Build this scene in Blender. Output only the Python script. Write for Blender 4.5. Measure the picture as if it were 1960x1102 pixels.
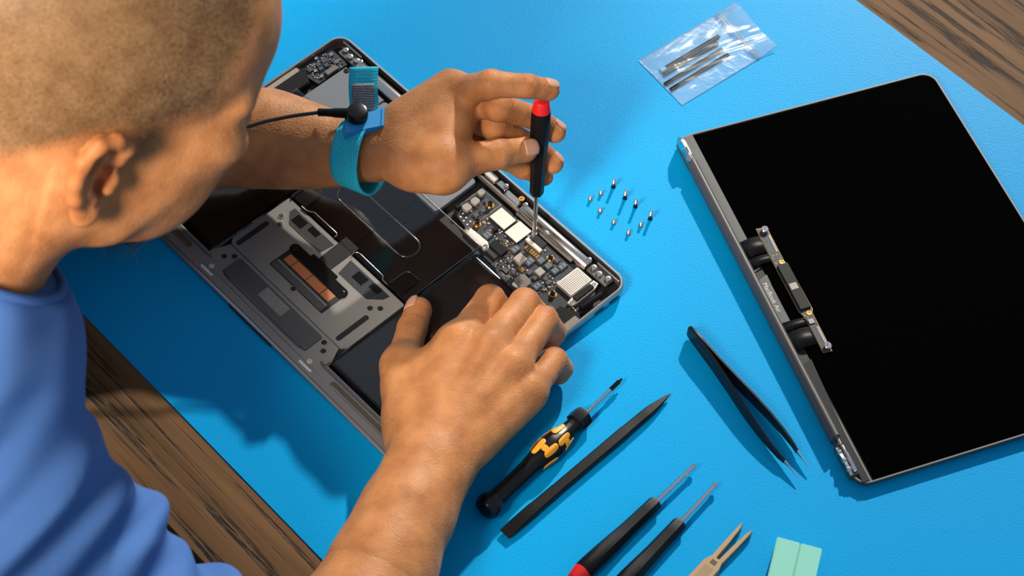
import bpy, bmesh, math, random
import numpy as np
from mathutils import Vector, Matrix, Euler

# ------------------------------------------------------------------ scene, camera, light
for _o in list(bpy.data.objects): bpy.data.objects.remove(_o)
scene = bpy.context.scene
COL = scene.collection
S = 0.001                                   # every length below is in millimetres

W_, H_, F_ = 1960.0, 1102.0, 4000.26        # photograph frame and focal length in its pixels
CAM = np.array([-48.317, -826.628, 1170.185])
CROT = (math.radians(35.2147), math.radians(-2.3644), 0.0)
camd = bpy.data.cameras.new('camera'); cam = bpy.data.objects.new('camera', camd); COL.objects.link(cam)
cam.location = CAM * S; cam.rotation_euler = CROT
camd.sensor_width = 36.0; camd.lens = F_ / W_ * 36.0; camd.clip_start = 0.05; camd.clip_end = 50
camd.dof.use_dof = True; camd.dof.focus_distance = 1.42; camd.dof.aperture_fstop = 11.0
scene.camera = cam

world = bpy.data.worlds.new('world'); scene.world = world; world.use_nodes = True
world.node_tree.nodes['Background'].inputs[0].default_value = (0.66, 0.80, 1.0, 1)
world.node_tree.nodes['Background'].inputs[1].default_value = 0.36

def sun_dir(el, az):
    el, az = math.radians(el), math.radians(az)
    return Vector((math.cos(el)*math.cos(az), math.cos(el)*math.sin(az), math.sin(el)))
SUN = sun_dir(31.0, 71.0)                   # towards the sun, read from the screw shadows
sl = bpy.data.lights.new('sun', 'SUN'); sl.energy = 4.2; sl.angle = math.radians(1.5); sl.color = (1.0, 0.93, 0.82)
so = bpy.data.objects.new('sun', sl); COL.objects.link(so); so.rotation_euler = SUN.to_track_quat('Z', 'Y').to_euler(); so.location = (0.4, 1.2, 1.0)
al = bpy.data.lights.new('head_fill', 'AREA'); al.shape = 'SQUARE'; al.size = 0.35; al.energy = 1.5; al.spread = math.radians(34); al.color = (1.0, 0.86, 0.70)  # unseen warm fill, added to brighten the head
ao = bpy.data.objects.new('head_fill', al); COL.objects.link(ao); ao.location = (-0.62, -0.72, 0.95)
ao.rotation_euler = (Vector((-0.62, -0.72, 0.95)) - Vector((-0.29, -0.12, 0.30))).to_track_quat('Z', 'Y').to_euler()

vs = scene.view_settings
vs.view_transform = 'Standard'; vs.look = 'None'; vs.gamma = 1.0; vs.use_curve_mapping = False; vs.exposure = 0.0

_CM = np.array(Euler(CROT, 'XYZ').to_matrix())
def at(px, py, z=0.0):
    """world point (mm) at height z seen at a photograph pixel: used to read real positions off the calibrated view"""
    d = _CM @ np.array([(px - W_/2)/F_, -(py - H_/2)/F_, -1.0])
    return CAM + d * ((z - CAM[2]) / d[2])

# ------------------------------------------------------------------ material helpers
def nt(name):
    m = bpy.data.materials.new(name); m.use_nodes = True
    n = m.node_tree.nodes; l = m.node_tree.links
    return m, n, l, n['Principled BSDF']
def plain(name, col, rough=0.5, metal=0.0, spec=0.5, bump=0.0, bscale=400.0, var=0.0, coat=0.0):
    m, n, l, b = nt(name)
    b.inputs['Base Color'].default_value = (*col, 1); b.inputs['Roughness'].default_value = rough
    b.inputs['Metallic'].default_value = metal; b.inputs['Specular IOR Level'].default_value = spec
    b.inputs['Coat Weight'].default_value = coat; b.inputs['Coat Roughness'].default_value = 0.1
    tc = n.new('ShaderNodeTexCoord'); nz = n.new('ShaderNodeTexNoise'); nz.inputs['Scale'].default_value = bscale; nz.inputs['Detail'].default_value = 3
    l.new(tc.outputs['Object'], nz.inputs['Vector'])
    if var > 0:
        mx = n.new('ShaderNodeMix'); mx.data_type = 'RGBA'
        mx.inputs['A'].default_value = (*[c*(1-var) for c in col], 1); mx.inputs['B'].default_value = (*[min(1, c*(1+var)) for c in col], 1)
        l.new(nz.outputs['Fac'], mx.inputs['Factor']); l.new(mx.outputs['Result'], b.inputs['Base Color'])
    if bump > 0:
        bp = n.new('ShaderNodeBump'); bp.inputs['Strength'].default_value = bump; bp.inputs['Distance'].default_value = 0.0004
        l.new(nz.outputs['Fac'], bp.inputs['Height']); l.new(bp.outputs['Normal'], b.inputs['Normal'])
    return m
def clear(name, tint=(1, 1, 1), gloss=1.0, rough=0.03, wrinkle=0.0, wscale=60.0, ior=1.45, haze=0.0):
    m = bpy.data.materials.new(name); m.use_nodes = True; n = m.node_tree.nodes; l = m.node_tree.links
    n.remove(n['Principled BSDF']); out = n['Material Output']
    t = n.new('ShaderNodeBsdfTransparent'); t.inputs[0].default_value = (*tint, 1)
    g = n.new('ShaderNodeBsdfGlossy'); g.inputs['Roughness'].default_value = rough
    fr = n.new('ShaderNodeFresnel'); fr.inputs['IOR'].default_value = ior
    mu = n.new('ShaderNodeMath'); mu.operation = 'MULTIPLY'; mu.inputs[1].default_value = gloss; mu.use_clamp = True
    mx = n.new('ShaderNodeMixShader')
    l.new(fr.outputs[0], mu.inputs[0]); l.new(mu.outputs[0], mx.inputs[0]); l.new(t.outputs[0], mx.inputs[1]); l.new(g.outputs[0], mx.inputs[2]); l.new(mx.outputs[0], out.inputs[0])
    if haze > 0:
        df = n.new('ShaderNodeBsdfDiffuse'); df.inputs[0].default_value = (0.8, 0.84, 0.88, 1); m2 = n.new('ShaderNodeMixShader'); m2.inputs[0].default_value = haze
        l.new(t.outputs[0], m2.inputs[1]); l.new(df.outputs[0], m2.inputs[2]); l.new(m2.outputs[0], mx.inputs[1])
    if wrinkle > 0:
        tc = n.new('ShaderNodeTexCoord'); nz = n.new('ShaderNodeTexNoise'); nz.inputs['Scale'].default_value = wscale; nz.inputs['Detail'].default_value = 4; nz.inputs['Distortion'].default_value = 1.5
        bp = n.new('ShaderNodeBump'); bp.inputs['Strength'].default_value = wrinkle; bp.inputs['Distance'].default_value = 0.004
        l.new(tc.outputs['Object'], nz.inputs['Vector']); l.new(nz.outputs['Fac'], bp.inputs['Height'])
        l.new(bp.outputs['Normal'], g.inputs['Normal']); l.new(bp.outputs['Normal'], fr.inputs['Normal'])
    return m

def wood_material():
    m, n, l, b = nt('dark_oak')
    tc = n.new('ShaderNodeTexCoord')
    mp = n.new('ShaderNodeMapping'); mp.inputs['Scale'].default_value = (1.6, 26, 26)
    l.new(tc.outputs['Object'], mp.inputs['Vector'])
    big = n.new('ShaderNodeTexNoise'); big.inputs['Scale'].default_value = 2.2; big.inputs['Detail'].default_value = 4; big.inputs['Distortion'].default_value = 0.8
    l.new(mp.outputs[0], big.inputs['Vector'])
    # growth lines: long thin dark streaks along the board
    mp2 = n.new('ShaderNodeMapping'); mp2.inputs['Scale'].default_value = (4.5, 150, 150); l.new(tc.outputs['Object'], mp2.inputs['Vector'])
    wn = n.new('ShaderNodeTexNoise'); wn.inputs['Scale'].default_value = 1.0; wn.inputs['Detail'].default_value = 2.5; wn.inputs['Distortion'].default_value = 0.5; l.new(mp2.outputs[0], wn.inputs['Vector'])
    ring = n.new('ShaderNodeValToRGB'); e = ring.color_ramp.elements; e[0].position = 0.50; e[0].color = (0, 0, 0, 1); e[1].position = 0.60; e[1].color = (1, 1, 1, 1)
    l.new(wn.outputs['Fac'], ring.inputs[0])
    # pores: fine long streaks
    mp3 = n.new('ShaderNodeMapping'); mp3.inputs['Scale'].default_value = (60, 900, 900); l.new(tc.outputs['Object'], mp3.inputs['Vector'])
    po = n.new('ShaderNodeTexNoise'); po.inputs['Scale'].default_value = 1.0; po.inputs['Detail'].default_value = 3; l.new(mp3.outputs[0], po.inputs['Vector'])
    pr = n.new('ShaderNodeValToRGB'); e = pr.color_ramp.elements; e[0].position = 0.38; e[0].color = (0.1, 0.1, 0.1, 1); e[1].position = 0.56; e[1].color = (1, 1, 1, 1)
    l.new(po.outputs['Fac'], pr.inputs[0])
    ad = n.new('ShaderNodeMath'); ad.operation = 'MULTIPLY'; l.new(ring.outputs[0], ad.inputs[0]); l.new(pr.outputs[0], ad.inputs[1])
    base = n.new('ShaderNodeValToRGB'); e = base.color_ramp.elements; e[0].position = 0.3; e[0].color = (0.095, 0.045, 0.017, 1); e[1].position = 0.75; e[1].color = (0.21, 0.105, 0.040, 1)
    l.new(big.outputs['Fac'], base.inputs[0])
    mx = n.new('ShaderNodeMix'); mx.data_type = 'RGBA'; mx.inputs['B'].default_value = (0.014, 0.009, 0.006, 1)
    l.new(ad.outputs[0], mx.inputs['Factor']); l.new(base.outputs[0], mx.inputs['A']); l.new(mx.outputs['Result'], b.inputs['Base Color'])
    b.inputs['Roughness'].default_value = 0.6; b.inputs['Specular IOR Level'].default_value = 0.15
    bp = n.new('ShaderNodeBump'); bp.inputs['Strength'].default_value = 0.5; bp.inputs['Distance'].default_value = 0.0006; bp.invert = True
    l.new(ad.outputs[0], bp.inputs['Height']); l.new(bp.outputs['Normal'], b.inputs['Normal'])
    return m
def mat_material():
    m, n, l, b = nt('blue_leatherette')
    b.inputs['Base Color'].default_value = (0.0, 0.345, 0.74, 1)
    b.inputs['Roughness'].default_value = 0.38; b.inputs['Specular IOR Level'].default_value = 0.13
    b.inputs['Specular Tint'].default_value = (0.75, 0.95, 1.0, 1)
    tc = n.new('ShaderNodeTexCoord')
    v = n.new('ShaderNodeTexVoronoi'); v.feature = 'SMOOTH_F1'; v.inputs['Scale'].default_value = 1100; l.new(tc.outputs['Object'], v.inputs['Vector'])
    nz = n.new('ShaderNodeTexNoise'); nz.inputs['Scale'].default_value = 900; nz.inputs['Detail'].default_value = 5; l.new(tc.outputs['Object'], nz.inputs['Vector'])
    ad = n.new('ShaderNodeMath'); ad.operation = 'ADD'; l.new(v.outputs['Distance'], ad.inputs[0]); l.new(nz.outputs['Fac'], ad.inputs[1])
    bp = n.new('ShaderNodeBump'); bp.inputs['Strength'].default_value = 0.24; bp.inputs['Distance'].default_value = 0.0003
    l.new(ad.outputs[0], bp.inputs['Height']); l.new(bp.outputs['Normal'], b.inputs['Normal'])
    return m
def weave(name, ca, cb, scale):
    m, n, l, b = nt(name)
    tc = n.new('ShaderNodeTexCoord'); ck = n.new('ShaderNodeTexVoronoi'); ck.inputs['Scale'].default_value = scale; ck.inputs['Randomness'].default_value = 0.15
    l.new(tc.outputs['Object'], ck.inputs['Vector'])
    rp = n.new('ShaderNodeValToRGB'); e = rp.color_ramp.elements; e[0].position = 0.25; e[0].color = (*ca, 1); e[1].position = 0.62; e[1].color = (*cb, 1)
    l.new(ck.outputs['Distance'], rp.inputs[0]); l.new(rp.outputs[0], b.inputs['Base Color'])
    bp = n.new('ShaderNodeBump'); bp.invert = True; bp.inputs['Strength'].default_value = 0.6; bp.inputs['Distance'].default_value = 0.0005
    l.new(ck.outputs['Distance'], bp.inputs['Height']); l.new(bp.outputs['Normal'], b.inputs['Normal'])
    b.inputs['Roughness'].default_value = 0.75
    return m
def skin_material():
    m, n, l, b = nt('skin')
    at_ = n.new('ShaderNodeAttribute'); at_.attribute_name = 'tone'
    tc = n.new('ShaderNodeTexCoord')
    n1 = n.new('ShaderNodeTexNoise'); n1.inputs['Scale'].default_value = 70; n1.inputs['Detail'].default_value = 5; l.new(tc.outputs['Object'], n1.inputs['Vector'])
    rp = n.new('ShaderNodeValToRGB'); e = rp.color_ramp.elements; e[0].position = 0.3; e[0].color = (0.78, 0.70, 0.64, 1); e[1].position = 0.7; e[1].color = (1.12, 1.12, 1.12, 1)
    l.new(n1.outputs['Fac'], rp.inputs[0])
    mx = n.new('ShaderNodeMix'); mx.data_type = 'RGBA'; mx.blend_type = 'MULTIPLY'; mx.inputs['Factor'].default_value = 1
    l.new(at_.outputs['Color'], mx.inputs['A']); l.new(rp.outputs[0], mx.inputs['B']); l.new(mx.outputs['Result'], b.inputs['Base Color'])
    b.inputs['Roughness'].default_value = 0.5; b.inputs['Specular IOR Level'].default_value = 0.22
    b.inputs['Subsurface Weight'].default_value = 0.12; b.inputs['Subsurface Radius'].default_value = (0.006, 0.0025, 0.0012); b.inputs['Subsurface Scale'].default_value = 0.5
    v = n.new('ShaderNodeTexVoronoi'); v.inputs['Scale'].default_value = 700; l.new(tc.outputs['Object'], v.inputs['Vector'])
    n2 = n.new('ShaderNodeTexNoise'); n2.inputs['Scale'].default_value = 260; n2.inputs['Detail'].default_value = 4; l.new(tc.outputs['Object'], n2.inputs['Vector'])
    ad = n.new('ShaderNodeMath'); ad.operation = 'ADD'; l.new(v.outputs['Distance'], ad.inputs[0]); l.new(n2.outputs['Fac'], ad.inputs[1])
    cr = n.new('ShaderNodeTexNoise'); cr.inputs['Scale'].default_value = 190; cr.inputs['Detail'].default_value = 3; cr.inputs['Distortion'].default_value = 3.0; l.new(tc.outputs['Object'], cr.inputs['Vector'])
    c1 = n.new('ShaderNodeMath'); c1.operation = 'MULTIPLY'; l.new(cr.outputs['Fac'], c1.inputs[0]); l.new(at_.outputs['Alpha'], c1.inputs[1])
    c2 = n.new('ShaderNodeMath'); c2.operation = 'MULTIPLY_ADD'; c2.inputs[1].default_value = 5.0; l.new(c1.outputs[0], c2.inputs[0]); l.new(ad.outputs[0], c2.inputs[2])
    bp = n.new('ShaderNodeBump'); bp.inputs['Strength'].default_value = 0.30; bp.inputs['Distance'].default_value = 0.0007
    l.new(c2.outputs[0], bp.inputs['Height']); l.new(bp.outputs['Normal'], b.inputs['Normal'])
    return m

M = dict(
    wood=wood_material(), mat=mat_material(), skin=skin_material(),
    floor=plain('dark_floor', (0.012, 0.011, 0.010), 0.7, bump=0.2),
    alu=plain('space_grey_aluminium', (0.48, 0.46, 0.45), 0.33, 0.9, bump=0.05, bscale=3000),
    alu_dark=plain('dark_grey_metal', (0.12, 0.115, 0.11), 0.42, 0.6, bump=0.05, bscale=2500),
    steel=plain('polished_steel', (0.72, 0.69, 0.64), 0.22, 1.0),
    chrome=plain('chrome', (0.75, 0.75, 0.75), 0.18, 1.0),
    gold=plain('gold_contact', (0.75, 0.45, 0.16), 0.3, 1.0),
    copper=plain('copper_pad', (0.42, 0.15, 0.055), 0.5, 0.1, var=0.15, bscale=500),
    pcb=plain('black_circuit_board', (0.018, 0.021, 0.027), 0.45, 0.0, 0.5, bump=0.15, bscale=900, var=0.3),
    black=plain('black_plastic', (0.005, 0.005, 0.006), 0.42, 0.0, 0.18, bump=0.25, bscale=1800),
    gloss=plain('gloss_black_plastic', (0.005, 0.005, 0.006), 0.25, 0.0, 0.35),
    matte=plain('matte_black', (0.010, 0.010, 0.011), 0.6, 0.0, 0.3, bump=0.1, bscale=1500),
    bodyblk=plain('interior_black', (0.008, 0.008, 0.008), 0.6),
    battery=plain('battery_wrap', (0.011, 0.011, 0.013), 0.5, 0.0, 0.4, bump=0.05, bscale=600),
    glass=plain('black_display_glass', (0.0006, 0.0006, 0.0006), 0.10, 0.0, 0.02),
    chipsil=plain('silver_chip_lid', (0.62, 0.58, 0.53), 0.5, 0.25, bump=0.3, bscale=2500, var=0.12),
    chipdk=plain('dark_chip', (0.045, 0.05, 0.058), 0.45, var=0.2, bscale=1500),
    chipbl=plain('slate_chip', (0.05, 0.065, 0.085), 0.4, var=0.2, bscale=1500),
    induct=plain('grey_inductor', (0.30, 0.275, 0.25), 0.5, 0.2, var=0.1, bscale=1800),
    induct2=plain('dark_inductor', (0.17, 0.15, 0.14), 0.45, 0.3),
    plate=plain('grey_heat_plate', (0.20, 0.21, 0.23), 0.42, 0.55, bump=0.1, bscale=2500),
    trackpad=plain('trackpad_plate', (0.24, 0.23, 0.22), 0.45, 0.2, bump=0.06, bscale=2500),
    ledge=plain('grey_ledge', (0.27, 0.25, 0.245), 0.45, 0.4, bump=0.05, bscale=2500),
    taupe=plain('taupe_mesh', (0.34, 0.30, 0.25), 0.7, 0.0, 0.4, bump=0.6, bscale=2500, var=0.25),
    brown=plain('brown_slot', (0.085, 0.070, 0.048), 0.6, 0.0),
    white=plain('white_print', (0.75, 0.75, 0.75), 0.6),
    cover=clear('clear_battery_cover', (0.97, 0.97, 0.975), 1.0, 0.06, 0.0),
    ridge=clear('clear_ridge', (0.80, 0.80, 0.80), 2.6, 0.10, 0.0),
    bag=clear('clear_bag', (0.96, 0.975, 0.985), 0.13, 0.30, 0.10, 60.0, haze=0.09),
    bagseal=clear('bag_seal', (0.85, 0.89, 0.93), 1.5, 0.25, 0.1, 300.0, haze=0.25),
    red=plain('red_plastic', (0.72, 0.012, 0.012), 0.4, 0.0, 0.5, bump=0.2, bscale=1500),
    yellow=plain('amber_grip', (0.90, 0.36, 0.015), 0.5, 0.0, 0.5, bump=0.15, bscale=1200),
    tan=plain('tan_plastic', (0.46, 0.30, 0.155), 0.5, 0.0, 0.4),
    mint=plain('mint_plastic', (0.25, 0.66, 0.53), 0.5, 0.0, 0.4),
    strap=weave('cyan_elastic', (0.03, 0.74, 0.95), (0.0, 0.40, 0.60), 900),
    strapgrey=weave('silver_weave', (0.45, 0.45, 0.47), (0.06, 0.07, 0.09), 900),
    buckle=plain('cyan_plastic', (0.02, 0.30, 0.68), 0.4, 0.0, 0.5),
    cable=plain('black_cable', (0.008, 0.008, 0.009), 0.35, 0.0, 0.5),
    nail=plain('fingernail', (0.56, 0.29, 0.185), 0.35, 0.0, 0.5),
    shirt=plain('blue_cotton', (0.060, 0.150, 0.40), 0.85, 0.0, 0.15, bump=0.35, bscale=1400, var=0.12),
    hair=plain('dark_brown_hair', (0.05, 0.030, 0.014), 0.45, 0.0, 0.4),
    beard=plain('black_beard_hair', (0.012, 0.008, 0.006), 0.5),
    eye=plain('eye_white', (0.75, 0.72, 0.68), 0.2),
    darkstrip=plain('adhesive_strip', (0.010, 0.010, 0.013), 0.7, 0.0, 0.1),
    blade=plain('black_coated_steel', (0.005, 0.006, 0.010), 0.3, 0.0, 0.3),
    tag=plain('teal_tab', (0.0, 0.42, 0.62), 0.5),
    foam=plain('grey_foam', (0.05, 0.05, 0.055), 0.9),
)

# ------------------------------------------------------------------ object helpers
def tag(o, label=None, cat=None, group=None, kind=None):
    if label: o['label'] = label
    if cat: o['category'] = cat
    if group: o['group'] = group
    if kind: o['kind'] = kind
    return o
def empty(name, loc=(0, 0, 0), rz=0.0, label=None, cat=None, group=None):
    o = bpy.data.objects.new(name, None); COL.objects.link(o)
    o.location = Vector(loc) * S; o.rotation_euler = (0, 0, rz); o.empty_display_size = 0.01
    return tag(o, label, cat, group)
def link(name, me, mat, parent=None):
    o = bpy.data.objects.new(name, me); COL.objects.link(o)
    if mat is not None: me.materials.append(mat)
    if parent is not None: o.parent = parent
    return o
def finish(me, smooth=30):
    if smooth is None: return
    me.polygons.foreach_set('use_smooth', [True]*len(me.polygons))
    if smooth < 180: me.set_sharp_from_angle(angle=math.radians(smooth))
def frombm(name, bm, mat, parent=None, smooth=30, fix=True):
    if fix: bmesh.ops.recalc_face_normals(bm, faces=bm.faces)
    me = bpy.data.meshes.new(name)
    bmesh.ops.scale(bm, vec=(S, S, S), verts=bm.verts)
    bm.to_mesh(me); bm.free(); finish(me, smooth)
    return link(name, me, mat, parent)
def frompy(name, v, f, mat, parent=None, smooth=30):
    me = bpy.data.meshes.new(name); me.from_pydata((np.asarray(v, float)*S).tolist(), [], f); me.update()
    finish(me, smooth)
    return link(name, me, mat, parent)
def rr(x0, y0, x1, y1, r=0.0, seg=4):
    if r <= 0: return [(x0, y0), (x1, y0), (x1, y1), (x0, y1)]
    out = []
    for cx, cy, a0 in ((x1-r, y0+r, -90), (x1-r, y1-r, 0), (x0+r, y1-r, 90), (x0+r, y0+r, 180)):
        for i in range(seg+1):
            a = math.radians(a0 + 90*i/seg); out.append((cx + r*math.cos(a), cy + r*math.sin(a)))
    return out
def add_prism(bm, poly, z0, z1, bev=0.0, seg=1):
    vb = [bm.verts.new((x, y, z0)) for x, y in poly]; vt = [bm.verts.new((x, y, z1)) for x, y in poly]
    n = len(poly)
    bm.faces.new(vb[::-1]); top = bm.faces.new(vt)
    for i in range(n): bm.faces.new((vb[i], vb[(i+1) % n], vt[(i+1) % n], vt[i]))
    if bev > 0: bmesh.ops.bevel(bm, geom=list(top.edges), offset=bev, segments=seg, affect='EDGES', clamp_overlap=True)
def prism(name, poly, z0, z1, mat, parent=None, bev=0.0, seg=1, smooth=30, fn=None):
    bm = bmesh.new(); add_prism(bm, poly, z0, z1, bev, seg)
    if fn:
        for v in bm.verts: v.co = fn(v.co)
    return frombm(name, bm, mat, parent, smooth)
def frame_of(a, b, up=(0, 0, 1)):
    z = (Vector(b) - Vector(a)).normalized(); x = Vector(up).cross(z)
    if x.length < 1e-4: x = Vector((1, 0, 0))
    x.normalize(); y = z.cross(x)
    return x, y, z
def add_lathe(bm, a, b, prof, n=16, up=(0, 0, 1), facets=None):
    """prof: (distance along a->b in mm, radius); closed with caps"""
    a = Vector(a); x, y, z = frame_of(a, b, up); rings = []
    for t, r in prof:
        rings.append([bm.verts.new(a + z*t + x*(r*math.cos(2*math.pi*i/n)) + y*(r*math.sin(2*math.pi*i/n))) for i in range(n)])
    for p, q in zip(rings, rings[1:]):
        for i in range(n): bm.faces.new((p[i], p[(i+1) % n], q[(i+1) % n], q[i]))
    bm.faces.new(rings[0][::-1]); bm.faces.new(rings[-1])
def lathe(name, a, b, prof, mat, parent=None, n=16, smooth=35, up=(0, 0, 1)):
    bm = bmesh.new(); add_lathe(bm, a, b, prof, n, up); return frombm(name, bm, mat, parent, smooth)
def add_tube(bm, pts, r, n=8, closed=False):
    pts = [Vector(p) for p in pts]; N = len(pts); rings = []
    rs = r if isinstance(r, (list, tuple)) else [r]*N
    for i, p in enumerate(pts):
        t = (pts[(i+1) % N] - pts[i-1]) if closed else (pts[min(i+1, N-1)] - pts[max(i-1, 0)])
        x, y, z = frame_of((0, 0, 0), t)
        rings.append([bm.verts.new(p + x*(rs[i]*math.cos(2*math.pi*k/n)) + y*(rs[i]*math.sin(2*math.pi*k/n))) for k in range(n)])
    rng = range(N) if closed else range(N-1)
    for i in rng:
        p, q = rings[i], rings[(i+1) % N]
        for k in range(n): bm.faces.new((p[k], p[(k+1) % n], q[(k+1) % n], q[k]))
    if not closed: bm.faces.new(rings[0][::-1]); bm.faces.new(rings[-1])
def tube(name, pts, r, mat, parent=None, n=8, closed=False):
    bm = bmesh.new(); add_tube(bm, pts, r, n, closed); return frombm(name, bm, mat, parent, 60)
def bez(pts, n=8):
    """Catmull-Rom through pts"""
    P = [np.array(p, float) for p in pts]; P = [2*P[0]-P[1]] + P + [2*P[-1]-P[-2]]; out = []
    for i in range(1, len(P)-2):
        for k in range(n):
            t = k/n; a, b, c, d = P[i-1:i+3]
            out.append(0.5*((2*b) + (c-a)*t + (2*a-5*b+4*c-d)*t*t + (3*b-a-3*c+d)*t**3))
    out.append(P[-2]); return out
def lettering(name, text, size, mat, parent, loc, rz, thick=0.05, rx=0.0, ry=0.0):
    cu = bpy.data.curves.new(name, 'FONT'); cu.body = text; cu.size = size*S; cu.extrude = thick*S/2; cu.align_x = 'CENTER'; cu.align_y = 'CENTER'
    t = bpy.data.objects.new('tmp', cu); COL.objects.link(t)
    me = bpy.data.meshes.new_from_object(t.evaluated_get(bpy.context.evaluated_depsgraph_get()))
    bpy.data.objects.remove(t); bpy.data.curves.remove(cu)
    o = link(name, me, mat, parent); o.location = Vector(loc)*S; o.rotation_euler = (rx, ry, rz)
    return o
# ------------------------------------------------------------------ floor, table, mat
TA = math.atan2(-0.73009, 0.68335)          # direction of the table's long edges
UX = np.array([0.68335, -0.73009, 0]); VX = np.array([-0.73009, -0.68335, 0])
o = prism('floor', rr(-2500, -2500, 2500, 2500), -760, -740, M['floor'], None); tag(o, kind='structure')

pe = at(200, 880, 0) ; po_ = at(615, 1075, 0); pm = at(1800, 120, 0)
ve = float(pe @ VX)                          # front edge of the table, across
table = empty('wooden_table', (0, 0, 0), TA, 'dark oak table with coarse grain under the blue mat', 'table')
def tv(v): return -v                         # across value -> local y
top = rr(-900, tv(ve), 800, tv(ve) + 900, 4)
prism('tabletop', top, -36, -0.6, M['wood'], table, 2.0, 3)
for lx in (-850, 750):
    for ly in (tv(ve)+60, tv(ve)+840):
        prism('leg', rr(lx-30, ly-30, lx+30, ly+30, 3), -740, -36, M['wood'], table)
vm0 = float(po_ @ VX); vm1 = float(at(1800, 120, 0) @ VX)
# mat: its two long edges are in view
e0 = 0.5*(float(at(75, 510, 0) @ VX) + float(at(615, 1075, 0) @ VX)); e1 = 0.5*(float(at(1640, 0, 0) @ VX) + float(at(1960, 240, 0) @ VX))
matt = empty('work_mat', (0, 0, 0), TA, 'smooth bright blue leatherette work mat covering the table', 'mat')
prism('mat_sheet', rr(-620, tv(e0), 560, tv(e1), 6), -0.6, 0.0, M['mat'], matt, 0.25, 2)

# ------------------------------------------------------------------ laptop base, upside down with its bottom cover off
LO = (-126.912, 221.346, 0.0)
lap = empty('laptop_base', LO, TA, 'opened grey laptop base lying upside down with its inner boards bare', 'laptop')
def rim(v): return 11.0 - 8.0*v/212.4
def wz(co): return Vector((co.x, -co.y, co.z + rim(co.y)))      # (u, v, height relative to rim) -> local
def wp(name, poly, z0, z1, mat, parent=lap, bev=0.0, seg=1, smooth=30):
    return prism(name, poly, z0, z1, mat, parent, bev, seg, smooth, wz)
def lp(u, v, z): return (u, -v, z + rim(v))
def wcyl(name, u, v, z0, prof, mat, parent=lap, n=14):
    a = lp(u, v, z0); return lathe(name, a, (a[0], a[1], a[2]+1), prof, mat, parent, n)

def loft(loops, bm, cap_last=True, cap_first=False):
    R = [[bm.verts.new(p) for p in L] for L in loops]; n = len(R[0])
    for p, q in zip(R, R[1:]):
        for i in range(n): bm.faces.new((p[i], p[(i+1) % n], q[(i+1) % n], q[i]))
    if cap_last: bm.faces.new(R[-1])
    if cap_first: bm.faces.new(R[0][::-1])
bm = bmesh.new(); loops = []
for ins, fr_ in ((2.0, 0.03), (0.6, 0.15), (0.0, 0.45), (0.0, 0.80), (0.35, 0.93), (1.1, 1.0), (2.1, 1.0), (2.3, 0.93), (2.4, -1)):
    L = []
    for (u, v) in rr(ins, ins, 304.1-ins, 212.4-ins, 11.5-ins, 8):
        L.append((u, -v, 1.0 if fr_ < 0 else max(0.3, fr_*rim(v))))
    loops.append(L)
loft(loops, bm, True, True)
case = frombm('case', bm, M['alu'], lap, 40)
prism('inner_tray', rr(2.6, 2.6, 301.5, 209.8, 8.8, 6), 0.98, 1.12, M['bodyblk'], lap, 0, 1, 30, lambda c: Vector((c.x, -c.y, c.z)))
# finger notch on the front edge and two ports on the right wall
nb = prism('finger_notch', [(129, 211.2), (180, 211.2), (176, 212.9), (133, 212.9)], 0.5, 2.5, M['bodyblk'], case, 0, 1, 30, lambda c: Vector((c.x, -c.y, c.z)))
for v0 in (11.5, 25.5):
    bm = bmesh.new(); add_prism(bm, rr(v0, 4.2, v0+9, 6.9, 1.3, 4), 303.2, 304.25)
    for v in bm.verts: v.co = Vector((v.co.z, -v.co.x, v.co.y))
    frombm('usb_port', bm, M['bodyblk'], case)

# rear: shiny hinge cover bars, corner plates, antenna parts
def bar(name, u0, u1, v, r, zc, mat, parent=lap, n=18):
    return lathe(name, (u0, -v, rim(v)+zc), (u1, -v, rim(v)+zc), [(0, r*0.92), (0.6, r), (u1-u0-0.6, r), (u1-u0, r*0.92)], mat, parent, n)
bar('hinge_cover', 31, 165.5, 9.6, 5.0, -5.4, M['steel']); bar('hinge_cover', 206.5, 273, 9.6, 5.0, -5.4, M['steel'])
bar('cable_tube', 165.5, 206.5, 13.0, 1.7, -4.0, M['induct2'], lap, 10)
bar('cable_tube', 206.5, 262, 15.2, 1.2, -4.6, M['induct2'], lap, 10)
wp('antenna_bracket', rr(166.5, 4.4, 177, 9.6, 0.8), -6, -2.6, M['chipsil'], lap, 0.3)
wp('antenna_bracket', rr(179, 4.6, 188, 9.6, 0.8), -6, -2.4, M['steel'], lap, 0.3)
wp('antenna_foil', rr(188.5, 6.4, 203, 11.2, 0.8), -6, -3.0, M['plate'], lap, 0.3)
wp('rear_slot_dark', rr(12, 2.7, 292, 3.7, 0.3), -6, -1.2, M['bodyblk'], lap)  # black strip standing in for the shade inside the rear slot
def screw(u, v, z, r, mat=M['chrome'], parent=lap):
    s = wcyl('screw', u, v, z-1.2, [(0, r), (0.9, r), (1.2, r*0.75), (1.2, r*0.42), (0.7, r*0.36), (0.7, 0.05)], mat, parent, 12)
    return s
def hole(u, v, r=2.6, z=-0.75, parent=lap, ring=M['ledge']):
    h = wcyl('screw_hole', u, v, z, [(0, r), (0.22, r), (0.28, r*0.92), (0.22, r*0.84)], ring, parent, 18)
    wcyl('hole_core', u, v, z+0.02, [(0, r*0.8), (0.24, r*0.8)], M['bodyblk'], h, 16)
    wcyl('hole_screw', u, v, z+0.24, [(0, r*0.40), (0.06, r*0.34)], M['bodyblk'], h, 10)
    return h
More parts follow.
